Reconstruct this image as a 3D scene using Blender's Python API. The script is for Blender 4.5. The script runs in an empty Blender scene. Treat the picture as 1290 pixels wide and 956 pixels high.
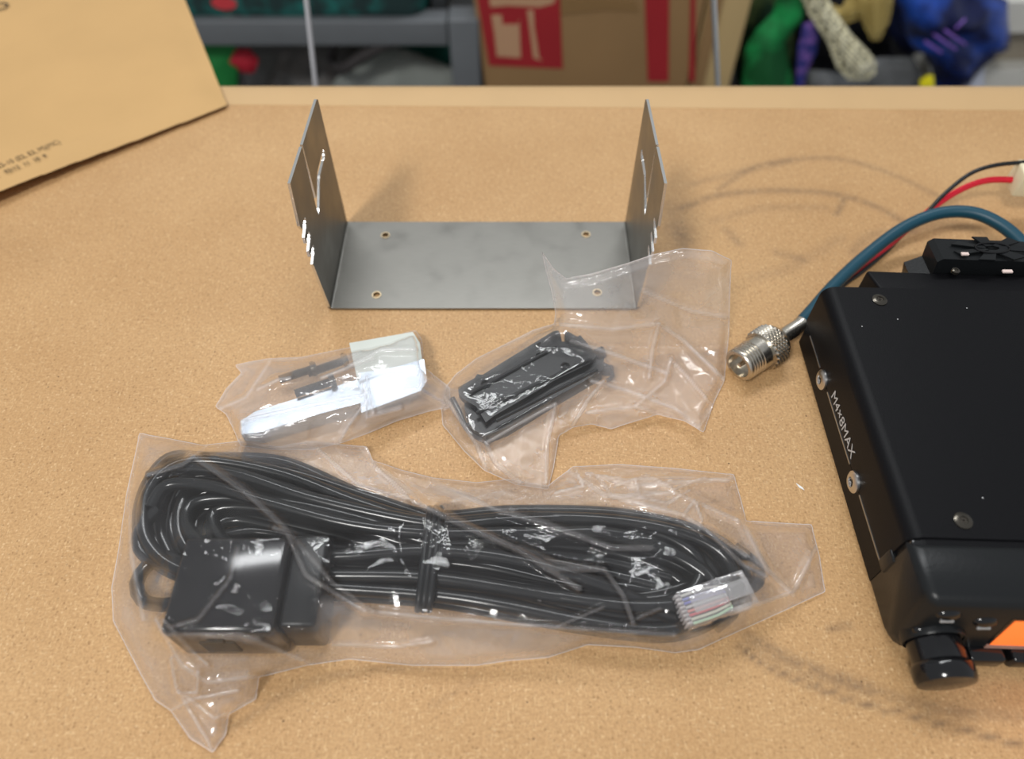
import bpy, bmesh, math, random
import numpy as np
from mathutils import Vector, Matrix, geometry
random.seed(7); rng = np.random.RandomState(11)
S = bpy.context.scene
COL = S.collection
PI = math.pi
T = 0.75                      # table top height above the floor; every mesh below is given relative to it

# ------------------------------------------------------------------ camera
W_, H_, F_ = 1290, 956, 922.0
PITCH = math.radians(53.9); CH = 0.27
cp_, sp_ = math.cos(PITCH), math.sin(PITCH)
cd = bpy.data.cameras.new('camera'); cam = bpy.data.objects.new('camera', cd); COL.objects.link(cam)
cam.location = (0, 0, T + CH); cam.rotation_euler = (math.radians(90) - PITCH, 0, 0)
cd.sensor_width = 36; cd.lens = F_ / W_ * 36; cd.clip_start = 0.01; cd.clip_end = 30
cd.dof.use_dof = True; cd.dof.focus_distance = 0.300; cd.dof.aperture_fstop = 5.4
S.camera = cam
# ------------------------------------------------------------------ world, lights, exposure
w = bpy.data.worlds.new('world'); S.world = w; w.use_nodes = True
w.node_tree.nodes['Background'].inputs[0].default_value = (0.93, 0.96, 1.0, 1)
w.node_tree.nodes['Background'].inputs[1].default_value = 0.40
def area(name, loc, tgt, sx, sy, power, col=(1, 1, 1)):
    l = bpy.data.lights.new(name, 'AREA'); l.shape = 'RECTANGLE'; l.size = sx; l.size_y = sy
    l.energy = power; l.color = col
    o = bpy.data.objects.new(name, l); COL.objects.link(o)
    o.location = loc
    d = Vector(tgt) - Vector(loc)
    o.rotation_euler = d.to_track_quat('-Z', 'Y').to_euler()
    return o
area('ceiling_panel_lamp', (-0.72, -0.86, T + 1.62), (0, .25, T), .34, .26, 20, (1.0, .985, .95))
area('ceiling_tube_lamp', (-.12, 1.10, T + 1.65), (0, .25, T), 1.30, .17, 14, (.97, .99, 1.0))
area('ceiling_tube_lamp', (1.2, 2.7, T + 1.65), (0, .9, T), 1.25, .07, 4, (.97, .99, 1.0))
S.view_settings.view_transform = 'Standard'; S.view_settings.look = 'None'
S.view_settings.gamma = 1.0; S.view_settings.use_curve_mapping = False
S.view_settings.exposure = 0.2

# ------------------------------------------------------------------ pixel / plane helpers (for reading positions off the photograph)
def ray(u, v):
    k = H_ / 2 - v
    return (u - W_ / 2, F_ * cp_ + k * sp_, -F_ * sp_ + k * cp_)
def P(u, v, h=0.0):
    d = ray(u, v); t = (h - CH) / d[2]; return (d[0] * t, d[1] * t, h)
def PY(u, v, y):
    d = ray(u, v); t = y / d[1]; return (d[0] * t, y, CH + d[2] * t)
def PX(u, v, x):
    d = ray(u, v); t = x / d[0]; return (x, d[1] * t, CH + d[2] * t)
def Pn(U, V, Hh):
    k = H_ / 2 - V; dx = U - W_ / 2; dy = F_ * cp_ + k * sp_; dz = -F_ * sp_ + k * cp_
    t = (Hh - CH) / dz
    return np.stack([dx * t, dy * t, Hh + 0 * dx], -1)

# ------------------------------------------------------------------ materials
def mat(name, col, rough=.5, metal=0., spec=.5, var=0., vscale=60., bump=0., bscale=200., coat=0., emit=0., trans=0., ior=1.45):
    m = bpy.data.materials.new(name); m.use_nodes = True
    nt = m.node_tree; b = nt.nodes['Principled BSDF']
    b.inputs['Base Color'].default_value = (*col, 1); b.inputs['Roughness'].default_value = rough
    b.inputs['Metallic'].default_value = metal; b.inputs['Specular IOR Level'].default_value = spec
    b.inputs['Coat Weight'].default_value = coat; b.inputs['Transmission Weight'].default_value = trans
    b.inputs['IOR'].default_value = ior
    if emit:
        b.inputs['Emission Color'].default_value = (*col, 1); b.inputs['Emission Strength'].default_value = emit
    tc = nt.nodes.new('ShaderNodeTexCoord')
    n = nt.nodes.new('ShaderNodeTexNoise'); n.inputs['Scale'].default_value = vscale; n.inputs['Detail'].default_value = 5
    nt.links.new(tc.outputs['Object'], n.inputs['Vector'])
    if var:
        r = nt.nodes.new('ShaderNodeMix'); r.data_type = 'RGBA'
        r.inputs['A'].default_value = (*[c * (1 - var) for c in col], 1); r.inputs['B'].default_value = (*[min(1, c * (1 + var)) for c in col], 1)
        nt.links.new(n.outputs['Fac'], r.inputs['Factor']); nt.links.new(r.outputs['Result'], b.inputs['Base Color'])
    if bump:
        n2 = nt.nodes.new('ShaderNodeTexNoise'); n2.inputs['Scale'].default_value = bscale; n2.inputs['Detail'].default_value = 3
        nt.links.new(tc.outputs['Object'], n2.inputs['Vector'])
        bp = nt.nodes.new('ShaderNodeBump'); bp.inputs['Strength'].default_value = bump; bp.inputs['Distance'].default_value = .001
        nt.links.new(n2.outputs['Fac'], bp.inputs['Height']); nt.links.new(bp.outputs['Normal'], b.inputs['Normal'])
    return m

def film(name, haze=.09, tint=(.995, .995, .995), gloss=1.0, rough=.07, hcol=(.97, .93, .93), attr=None):
    m = bpy.data.materials.new(name); m.use_nodes = True; nt = m.node_tree
    for x in list(nt.nodes):
        if x.type != 'OUTPUT_MATERIAL': nt.nodes.remove(x)
    out = [x for x in nt.nodes if x.type == 'OUTPUT_MATERIAL'][0]
    N = nt.nodes.new; L = nt.links.new
    tr = N('ShaderNodeBsdfTransparent'); tr.inputs[0].default_value = (*tint, 1)
    df = N('ShaderNodeBsdfDiffuse'); df.inputs[0].default_value = (*hcol, 1)
    tl = N('ShaderNodeBsdfTranslucent'); tl.inputs[0].default_value = (*hcol, 1)
    dm = N('ShaderNodeMixShader'); dm.inputs[0].default_value = .5; L(df.outputs[0], dm.inputs[1]); L(tl.outputs[0], dm.inputs[2])
    gl = N('ShaderNodeBsdfGlossy'); gl.inputs['Roughness'].default_value = rough; gl.inputs[0].default_value = (1, 1, 1, 1)
    tc = N('ShaderNodeTexCoord'); nz = N('ShaderNodeTexNoise'); nz.inputs['Scale'].default_value = 170; nz.inputs['Detail'].default_value = 3
    nz.inputs['Distortion'].default_value = 1.2
    L(tc.outputs['Object'], nz.inputs['Vector'])
    bp = N('ShaderNodeBump'); bp.inputs['Strength'].default_value = .26; bp.inputs['Distance'].default_value = .0008
    L(nz.outputs['Fac'], bp.inputs['Height'])
    for s_ in (gl,): L(bp.outputs['Normal'], s_.inputs['Normal'])
    m1 = N('ShaderNodeMixShader')
    mr = N('ShaderNodeMapRange'); mr.inputs[1].default_value = .3; mr.inputs[2].default_value = .75
    mr.inputs[3].default_value = haze * .7; mr.inputs[4].default_value = haze * 1.35
    nz2 = N('ShaderNodeTexNoise'); nz2.inputs['Scale'].default_value = 40; nz2.inputs['Detail'].default_value = 4
    L(tc.outputs['Object'], nz2.inputs['Vector']); L(nz2.outputs['Fac'], mr.inputs[0])
    hz = mr.outputs[0]
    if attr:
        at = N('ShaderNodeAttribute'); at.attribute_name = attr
        ad = N('ShaderNodeMath'); ad.operation = 'ADD'; ad.use_clamp = True; L(hz, ad.inputs[0]); L(at.outputs['Fac'], ad.inputs[1]); hz = ad.outputs[0]  # painted fold highlights, added on top of the film's own haze
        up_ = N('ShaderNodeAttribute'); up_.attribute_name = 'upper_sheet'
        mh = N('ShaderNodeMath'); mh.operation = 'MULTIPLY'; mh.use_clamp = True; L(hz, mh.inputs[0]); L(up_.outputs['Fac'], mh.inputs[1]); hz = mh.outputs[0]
    L(hz, m1.inputs[0]); L(tr.outputs[0], m1.inputs[1]); L(dm.outputs[0], m1.inputs[2])
    fr = N('ShaderNodeFresnel'); gm0 = N('ShaderNodeNewGeometry'); io = N('ShaderNodeMapRange'); io.inputs[3].default_value = 1.5; io.inputs[4].default_value = .6667; L(gm0.outputs['Backfacing'], io.inputs[0]); L(io.outputs[0], fr.inputs['IOR']); L(bp.outputs['Normal'], fr.inputs['Normal'])
    mu = N('ShaderNodeMath'); mu.operation = 'MULTIPLY'; mu.use_clamp = True; mu.inputs[1].default_value = gloss; L(fr.outputs[0], mu.inputs[0])
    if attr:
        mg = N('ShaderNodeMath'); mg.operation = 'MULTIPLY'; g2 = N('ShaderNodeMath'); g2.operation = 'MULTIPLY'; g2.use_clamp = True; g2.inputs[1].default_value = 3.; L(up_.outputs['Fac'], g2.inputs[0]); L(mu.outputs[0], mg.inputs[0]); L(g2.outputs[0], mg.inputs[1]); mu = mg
    m2 = N('ShaderNodeMixShader'); L(mu.outputs[0], m2.inputs[0]); L(m1.outputs[0], m2.inputs[1]); L(gl.outputs[0], m2.inputs[2])
    L(m2.outputs[0], out.inputs[0])
    return m

def board_mat():
    m = bpy.data.materials.new('fibreboard'); m.use_nodes = True; nt = m.node_tree; b = nt.nodes['Principled BSDF']
    N = nt.nodes.new; L = nt.links.new
    tc = N('ShaderNodeTexCoord')
    def noise(sc, det=4, dist=0, mapping=None):
        n = N('ShaderNodeTexNoise'); n.inputs['Scale'].default_value = sc; n.inputs['Detail'].default_value = det; n.inputs['Distortion'].default_value = dist
        if mapping:
            mp = N('ShaderNodeMapping'); mp.inputs['Scale'].default_value = mapping[0]; mp.inputs['Rotation'].default_value = (0, 0, mapping[1])
            L(tc.outputs['Object'], mp.inputs['Vector']); L(mp.outputs[0], n.inputs['Vector'])
        else: L(tc.outputs['Object'], n.inputs['Vector'])
        return n.outputs['Fac']
    def ramp(fac, a, b_, c0=(0, 0, 0, 1), c1=(1, 1, 1, 1)):
        r = N('ShaderNodeValToRGB'); r.color_ramp.elements[0].position = a; r.color_ramp.elements[1].position = b_
        r.color_ramp.elements[0].color = c0; r.color_ramp.elements[1].color = c1; L(fac, r.inputs[0]); return r.outputs[0]
    def mix(fac, A, B, mode='MIX'):
        x = N('ShaderNodeMix'); x.data_type = 'RGBA'; x.blend_type = mode
        if isinstance(fac, float): x.inputs['Factor'].default_value = fac
        else: L(fac, x.inputs['Factor'])
        for s_, c in (('A', A), ('B', B)):
            if isinstance(c, tuple): x.inputs[s_].default_value = c
            else: L(c, x.inputs[s_])
        return x.outputs['Result']
    def mul(a, k):
        x = N('ShaderNodeMath'); x.operation = 'MULTIPLY'; L(a, x.inputs[0])
        if isinstance(k, (float, int)): x.inputs[1].default_value = k
        else: L(k, x.inputs[1])
        return x.outputs[0]
    c = ramp(noise(14, 5), .3, .7, (.52, .305, .135, 1), (.60, .37, .175, 1))
    c = mix(ramp(noise(900, 4), .30, .62), mix(.42, c, (.28, .145, .055, 1)), c)
    # light and dark wood fibres in two directions
    for sc, rot, lo, hi, col, k in (((1, .22, 1), .5, .60, .68, (.80, .56, .30, 1), .45), ((.25, 1, 1), .2, .60, .68, (.80, .56, .30, 1), .4),
                                    ((1, .3, 1), 1.2, .64, .70, (.22, .11, .04, 1), .45), ((.3, 1, 1), -.4, .65, .71, (.22, .11, .04, 1), .4)):
        c = mix(mul(ramp(noise(1500, 3, .6, (sc, rot)), lo, hi), k * .9), c, col)
    # sparse dark specks
    v = N('ShaderNodeTexVoronoi'); v.inputs['Scale'].default_value = 130; L(tc.outputs['Object'], v.inputs['Vector'])
    v2 = N('ShaderNodeTexVoronoi'); v2.inputs['Scale'].default_value = 700; L(tc.outputs['Object'], v2.inputs['Vector'])
    s2 = N('ShaderNodeSeparateColor'); L(v2.outputs['Color'], s2.inputs[0])
    c = mix(mul(mul(ramp(v2.outputs['Distance'], .22, .42, (1, 1, 1, 1), (0, 0, 0, 1)), ramp(s2.outputs[0], .72, .86)), .42), c, (.20, .10, .035, 1))
    c = mix(mul(mul(ramp(v2.outputs['Distance'], .2, .4, (1, 1, 1, 1), (0, 0, 0, 1)), ramp(s2.outputs[1], .8, .9)), .4), c, (.85, .60, .34, 1))
    sp = ramp(v.outputs['Distance'], .03, .065, (1, 1, 1, 1), (0, 0, 0, 1))
    sel = N('ShaderNodeSeparateColor'); L(v.outputs['Color'], sel.inputs[0])
    c = mix(mul(mul(sp, ramp(sel.outputs[0], .5, .7)), .85), c, (.10, .05, .02, 1))
    # grease scuffs, stored on the mesh where they lie
    at = N('ShaderNodeAttribute'); at.attribute_name = 'stain'
    stn = mul(mul(at.outputs['Fac'], ramp(noise(330, 4, .5), .12, .55)), .85)
    c = mix(stn, c, (.12, .08, .055, 1))
    L(c, b.inputs['Base Color']); b.inputs['Roughness'].default_value = .5; b.inputs['Specular IOR Level'].default_value = .35
    bp = N('ShaderNodeBump'); bp.inputs['Strength'].default_value = .25; bp.inputs['Distance'].default_value = .0004
    L(noise(600, 4), bp.inputs['Height']); L(bp.outputs[0], b.inputs['Normal'])
    return m

def brushed(name, col, rough=.38, sc=(1, 14, 14), var=.14, metal=1.):
    m = mat(name, col, rough, metal); nt = m.node_tree; b = nt.nodes['Principled BSDF']; N = nt.nodes.new; L = nt.links.new
    tc = N('ShaderNodeTexCoord'); mp = N('ShaderNodeMapping'); mp.inputs['Scale'].default_value = sc
    n = N('ShaderNodeTexNoise'); n.inputs['Scale'].default_value = 160; n.inputs['Detail'].default_value = 6
    L(tc.outputs['Object'], mp.inputs[0]); L(mp.outputs[0], n.inputs['Vector'])
    n2 = N('ShaderNodeTexNoise'); n2.inputs['Scale'].default_value = 55; n2.inputs['Detail'].default_value = 6; L(tc.outputs['Object'], n2.inputs['Vector'])
    x = N('ShaderNodeMath'); x.operation = 'ADD'; L(n.outputs['Fac'], x.inputs[0]); L(n2.outputs['Fac'], x.inputs[1])
    mr = N('ShaderNodeMapRange'); mr.inputs[1].default_value = .7; mr.inputs[2].default_value = 1.3; mr.inputs[3].default_value = 1 - var; mr.inputs[4].default_value = 1 + var
    L(x.outputs[0], mr.inputs[0])
    h = N('ShaderNodeMix'); h.data_type = 'RGBA'; h.blend_type = 'MULTIPLY'; h.inputs['Factor'].default_value = 1
    h.inputs['A'].default_value = (*col, 1); L(mr.outputs[0], h.inputs['B']); L(h.outputs['Result'], b.inputs['Base Color'])
    mr2 = N('ShaderNodeMapRange'); mr2.inputs[1].default_value = .3; mr2.inputs[2].default_value = .7; mr2.inputs[3].default_value = rough * .8; mr2.inputs[4].default_value = rough * 1.25
    L(n2.outputs['Fac'], mr2.inputs[0]); L(mr2.outputs[0], b.inputs['Roughness'])
    return m

M = {}
M['board'] = board_mat()
M['edge'] = mat('worn_edge', (.585, .385, .19), .45, var=.06, vscale=30, bump=.1, bscale=400)
M['kraft'] = mat('kraft_paper', (.57, .355, .15), .55, var=.09, vscale=16, bump=.15, bscale=350, spec=.3)
M['ink'] = mat('black_ink', (.035, .028, .02), .6)
M['inkfaint'] = mat('faded_ink', (.07, .045, .02), .6)
M['steel'] = brushed('stainless_sheet', (.245, .238, .218), .42, var=.05)
M['steelcut'] = mat('cut_steel_edge', (.75, .75, .74), .25, 1)
M['black'] = mat('black_powder_coat', (.005, .005, .006), .45, spec=.16, bump=.12, bscale=1800)
M['blackplastic'] = mat('black_plastic', (.009, .010, .011), .33, spec=.35, bump=.06, bscale=900)
M['blackgloss'] = mat('black_gloss_plastic', (.006, .006, .007), .12, spec=.6)
M['rubber'] = mat('black_cable_jacket', (.008, .009, .010), .2, spec=.5)
M['screw'] = mat('zinc_screw', (.62, .61, .60), .28, 1)
M['blackscrew'] = mat('black_screw', (.10, .09, .075), .25, .9)
M['nickel'] = brushed('nickel', (.60, .56, .49), .27, (4, 4, 4), .1)
M['coax'] = mat('blue_coax_jacket', (.007, .060, .095), .42, var=.12, vscale=90)
M['red'] = mat('red_wire', (.72, .012, .035), .3, var=.05)
M['blackwire'] = mat('black_wire', (.012, .012, .012), .25)
M['nylon'] = mat('cream_nylon', (.80, .72, .50), .4)
M['lcd'] = mat('amber_display', (1.0, .20, .035), .3, emit=.55)
M['white_print'] = mat('silk_screen', (.50, .50, .50), .5)
M['film'] = film('clear_film', .23, gloss=1.3, attr='crease_glint')
M['film2'] = film('clear_film_hazy', .30, gloss=1.3, attr='crease_glint', rough=.1)
M['filmedge'] = film('film_edge', .6, gloss=1.0)
M['clearplug'] = film('clear_polycarbonate', .26, tint=(.90, .92, .92), gloss=2.2, rough=.05)
M['gold'] = mat('gold_contact', (.85, .62, .28), .25, 1)
M['alu'] = brushed('bright_aluminium', (.52, .58, .66), .36, (2, 10, 10), .12)
M['paper'] = mat('white_slip', (.62, .65, .60), .6)

# ------------------------------------------------------------------ object helpers
ORG = {}
def link_mesh(name, verts, faces, m, parent=None, smooth=False, org=None, attrs=None):
    v = np.asarray(verts, float).reshape(-1, 3).copy()
    if org is None:
        if parent is not None: org = ORG[parent.name]
        else: org = np.array([v[:, 0].mean(), v[:, 1].mean(), v[:, 2].min()])
    org = np.asarray(org, float)
    me = bpy.data.meshes.new(name)
    me.from_pydata((v - org).tolist(), [], [tuple(int(i) for i in f) for f in faces]); me.update()
    me.materials.append(m)
    if smooth: me.polygons.foreach_set('use_smooth', [True] * len(me.polygons))
    if attrs:
        for k, a in attrs.items():
            at = me.attributes.new(k, 'FLOAT', 'POINT'); at.data.foreach_set('value', np.asarray(a, np.float32))
    o = bpy.data.objects.new(name, me); COL.objects.link(o); ORG[o.name] = org
    if parent is not None:
        o.parent = parent
    else: o.location = (org[0], org[1], org[2] + T)
    return o
def tag(o, label, cat, group=None):
    o['label'] = label; o['category'] = cat
    if group: o['group'] = group
    return o
def thing(name, label, cat, org, group=None):
    o = bpy.data.objects.new(name, None); COL.objects.link(o); o.empty_display_size = .02
    ORG[o.name] = np.array(org, float); o.location = (org[0], org[1], org[2] + T)
    return tag(o, label, cat, group)
def struct(o):
    o['kind'] = 'structure'; return o
def autosmooth(o, ang=35):
    me = o.data; bm = bmesh.new(); bm.from_mesh(me)
    for f in bm.faces: f.smooth = True
    for e in bm.edges:
        if len(e.link_faces) == 2 and e.calc_face_angle(0) > math.radians(ang): e.smooth = False
    bm.to_mesh(me); bm.free(); return o

class MB:
    def __init__(s): s.v = []; s.f = []
    def add(s, v, f):
        n = len(s.v); s.v += [tuple(x) for x in v]; s.f += [tuple(i + n for i in q) for q in f]; return s
    def box(s, a, b, bev=0., mtx=None):
        bm = bmesh.new(); bmesh.ops.create_cube(bm, size=1)
        c = [(a[i] + b[i]) / 2 for i in range(3)]; d = [abs(b[i] - a[i]) for i in range(3)]
        for q in bm.verts: q.co = Vector((q.co.x * d[0] + c[0], q.co.y * d[1] + c[1], q.co.z * d[2] + c[2]))
        if bev: bmesh.ops.bevel(bm, geom=bm.edges[:], offset=bev, segments=3, profile=.5, affect='EDGES')
        return s.bm(bm, mtx)
    def bm(s, bm, mtx=None):
        bm.verts.ensure_lookup_table(); bm.verts.index_update()
        v = [(mtx @ q.co if mtx else q.co) for q in bm.verts]; f = [[q.index for q in fc.verts] for fc in bm.faces]; bm.free()
        return s.add(v, f)
    def prism(s, outer, z0, z1, holes=(), mtx=None):
        loops = [list(outer)] + [list(h) for h in holes]
        tri = geometry.tessellate_polygon([[Vector((p[0], p[1], 0)) for p in l] for l in loops])
        flat = [p for l in loops for p in l]; n = len(flat)
        v = [Vector((p[0], p[1], z1)) for p in flat] + [Vector((p[0], p[1], z0)) for p in flat]
        f = []
        for t in tri:
            a, b, c = (Vector((*flat[i], 0)) for i in t)
            if (b - a).cross(c - a).z < 0: t = t[::-1]
            f.append(tuple(t)); f.append(tuple(i + n for i in t[::-1]))
        k = 0
        for li, l in enumerate(loops):
            m_ = len(l); ar = sum(l[i][0] * l[(i + 1) % m_][1] - l[(i + 1) % m_][0] * l[i][1] for i in range(m_))
            flip = (ar < 0) ^ (li > 0)
            for i in range(m_):
                j = (i + 1) % m_; q = (k + i, k + i + n, k + j + n, k + j)
                f.append(q if flip else q[::-1])
            k += m_
        return s.add([mtx @ x for x in v] if mtx else v, f)
    def lathe(s, prof, origin, axis, seg=40, knurl=None):
        ax = Vector(axis).normalized(); q = Vector((0, 0, 1)).rotation_difference(ax)
        n = len(prof); v = []; f = []
        for i, (r, z) in enumerate(prof):
            for j in range(seg):
                a = 2 * PI * j / seg; v.append(Vector(origin) + q @ Vector((r * math.cos(a), r * math.sin(a), z)))
        for i in range(n - 1):
            for j in range(seg):
                k = (j + 1) % seg; f.append((i * seg + j, i * seg + k, (i + 1) * seg + k, (i + 1) * seg + j))
        f.append(tuple(range(seg))[::-1]); f.append(tuple((n - 1) * seg + j for j in range(seg)))
        return s.add(v, f)
    def tube(s, pts, r, seg=12, closed=False, step=.0025, flat=None):
        p = spline(pts, closed, step); n = len(p); v = []; f = []
        up = Vector((0, 0, 1))
        for i in range(n):
            t = (p[(i + 1) % n] - p[i - 1]) if closed or 0 < i < n - 1 else (p[1] - p[0] if i == 0 else p[-1] - p[-2])
            t.normalize(); a = t.cross(up)
            if a.length < 1e-3: a = Vector((1, 0, 0))
            a.normalize(); b = a.cross(t)
            ra, rb = (r, r) if flat is None else flat
            for j in range(seg):
                g = 2 * PI * j / seg; v.append(p[i] + a * math.cos(g) * ra + b * math.sin(g) * rb)
        for i in range(n if closed else n - 1):
            i2 = (i + 1) % n
            for j in range(seg):
                k = (j + 1) % seg; f.append((i * seg + j, i * seg + k, i2 * seg + k, i2 * seg + j))
        if not closed:
            f.append(tuple(range(seg))[::-1]); f.append(tuple((n - 1) * seg + j for j in range(seg)))
        return s.add(v, f)
    def build(s, name, m, parent=None, smooth=None):
        o = link_mesh(name, s.v, s.f, m, parent)
        if smooth is not None: autosmooth(o, smooth)
        return o
def spline(pts, closed, step):
    pts = [Vector(p) for p in pts]; n = len(pts); out = []
    for i in range(n if closed else n - 1):
        if closed: a, b, c, d = pts[i - 1], pts[i], pts[(i + 1) % n], pts[(i + 2) % n]
        else: a, b, c, d = pts[max(i - 1, 0)], pts[i], pts[i + 1], pts[min(i + 2, n - 1)]
        k = max(2, int((c - b).length / step))
        for j in range(k):
            t = j / k
            out.append(.5 * ((2 * b) + (c - a) * t + (2 * a - 5 * b + 4 * c - d) * t * t + (3 * b - a - 3 * c + d) * t ** 3))
    if not closed: out.append(pts[-1])
    return out
def cut_edges(o, axis=0):
    o.data.materials.append(M['steelcut'])
    for p in o.data.polygons:
        if abs(p.normal[axis]) < .5: p.material_index = 1
    return o
def circ(cx, cy, r, n=20, a0=0): return [(cx + r * math.cos(a0 + 2 * PI * i / n), cy + r * math.sin(a0 + 2 * PI * i / n)) for i in range(n)]
def lettering(name, body, size, mtx, m, parent, ext=.00003, align='LEFT'):
    c = bpy.data.curves.new('t', 'FONT'); c.body = body; c.size = size; c.extrude = ext; c.align_x = align
    o = bpy.data.objects.new('t', c); COL.objects.link(o)
    dg = bpy.context.evaluated_depsgraph_get(); me = o.evaluated_get(dg).to_mesh()
    v = [mtx @ q.co for q in me.vertices]; f = [tuple(p.vertices) for p in me.polygons]
    o.evaluated_get(dg).to_mesh_clear(); bpy.data.objects.remove(o); bpy.data.curves.remove(c)
    return link_mesh(name, v, f, m, parent)
def frame_mtx(o, ex, ey):
    ex = Vector(ex).normalized(); ey = Vector(ey); ey = (ey - ex * ey.dot(ex)).normalized(); ez = ex.cross(ey)
    return Matrix(((ex.x, ey.x, ez.x, o[0]), (ex.y, ey.y, ez.y, o[1]), (ex.z, ey.z, ez.z, o[2]), (0, 0, 0, 1)))

def seg_dist(U, V, a, b):
    ax, ay = a; bx, by = b; dx, dy = bx - ax, by - ay; L2 = dx * dx + dy * dy + 1e-12
    t = np.clip(((U - ax) * dx + (V - ay) * dy) / L2, 0, 1); qx = ax + t * dx; qy = ay + t * dy
    return np.hypot(U - qx, V - qy), qx, qy
def line_dist(U, V, pts):
    d = np.full(np.shape(U), 1e9)
    for i in range(len(pts) - 1): d = np.minimum(d, seg_dist(U, V, pts[i], pts[i + 1])[0])
    return d
def inside(U, V, poly):
    r = np.zeros(np.shape(U), bool); n = len(poly)
    for i in range(n):
        x1, y1 = poly[i]; x2, y2 = poly[(i + 1) % n]
        if y1 == y2: continue
        c = ((y1 > V) != (y2 > V)) & (U < (x2 - x1) * (V - y1) / (y2 - y1) + x1); r ^= c
    return r
def patch(poly, step):
    """quads inside a polygon, border vertices snapped on to it; returns U, V (flat), faces, border distance"""
    xs = np.arange(min(p[0] for p in poly) - step, max(p[0] for p in poly) + 2 * step, step)
    ys = np.arange(min(p[1] for p in poly) - step, max(p[1] for p in poly) + 2 * step, step)
    Ug, Vg = np.meshgrid(xs, ys); nx = len(xs)
    cin = inside(Ug[:-1, :-1] + step / 2, Vg[:-1, :-1] + step / 2, poly)
    jj, ii = np.nonzero(cin); a = jj * nx + ii
    F = np.stack([a, a + 1, a + 1 + nx, a + nx], 1)
    used, inv = np.unique(F, return_inverse=True); F = inv.reshape(-1, 4)
    U = Ug.ravel()[used].copy(); V = Vg.ravel()[used].copy()
    cnt = np.bincount(F.ravel(), minlength=len(U)); bd = cnt < 4
    D = np.full(len(U), 1e9); QX = U.copy(); QY = V.copy()
    for i in range(len(poly)):
        d, qx, qy = seg_dist(U, V, poly[i], poly[(i + 1) % len(poly)]); k = d < D
        D[k] = d[k]; QX[k] = qx[k]; QY[k] = qy[k]
    U[bd] = QX[bd]; V[bd] = QY[bd]; D[bd] = 0
    return U, V, F, D
def sm(x): x = np.clip(x, 0, 1); return x * x * (3 - 2 * x)

def crumple(U, V, spacing, seed):
    """piecewise planar field (0..1) over random points: the facets of crumpled film"""
    r = np.random.RandomState(seed)
    x0, x1, y0, y1 = U.min() - spacing, U.max() + spacing, V.min() - spacing, V.max() + spacing
    n = int((x1 - x0) * (y1 - y0) / spacing ** 2) + 8
    px = r.uniform(x0, x1, n); py = r.uniform(y0, y1, n)
    px = np.concatenate([px, [x0, x1, x0, x1]]); py = np.concatenate([py, [y0, y0, y1, y1]]); pz = r.uniform(0, 1, n + 4)
    vs, _, fs, ov, _, _ = geometry.delaunay_2d_cdt([Vector((a, b)) for a, b in zip(px, py)], [], [], 0, 1e-6)
    val = [pz[o[0]] if o else 0 for o in ov]
    out = np.zeros(U.shape)
    for t in fs:
        (ax, ay), (bx, by), (cx, cy) = (vs[i] for i in t); za, zb, zc = (val[i] for i in t)
        k = np.nonzero((U >= min(ax, bx, cx)) & (U <= max(ax, bx, cx)) & (V >= min(ay, by, cy)) & (V <= max(ay, by, cy)))[0]
        if not len(k): continue
        dt = (by - cy) * (ax - cx) + (cx - bx) * (ay - cy)
        if abs(dt) < 1e-9: continue
        l1 = ((by - cy) * (U[k] - cx) + (cx - bx) * (V[k] - cy)) / dt; l2 = ((cy - ay) * (U[k] - cx) + (ax - cx) * (V[k] - cy)) / dt; l3 = 1 - l1 - l2
        g = (l1 >= -1e-6) & (l2 >= -1e-6) & (l3 >= -1e-6); k = k[g]
        out[k] = l1[g] * za + l2[g] * zb + l3[g] * zc
    return out
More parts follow.
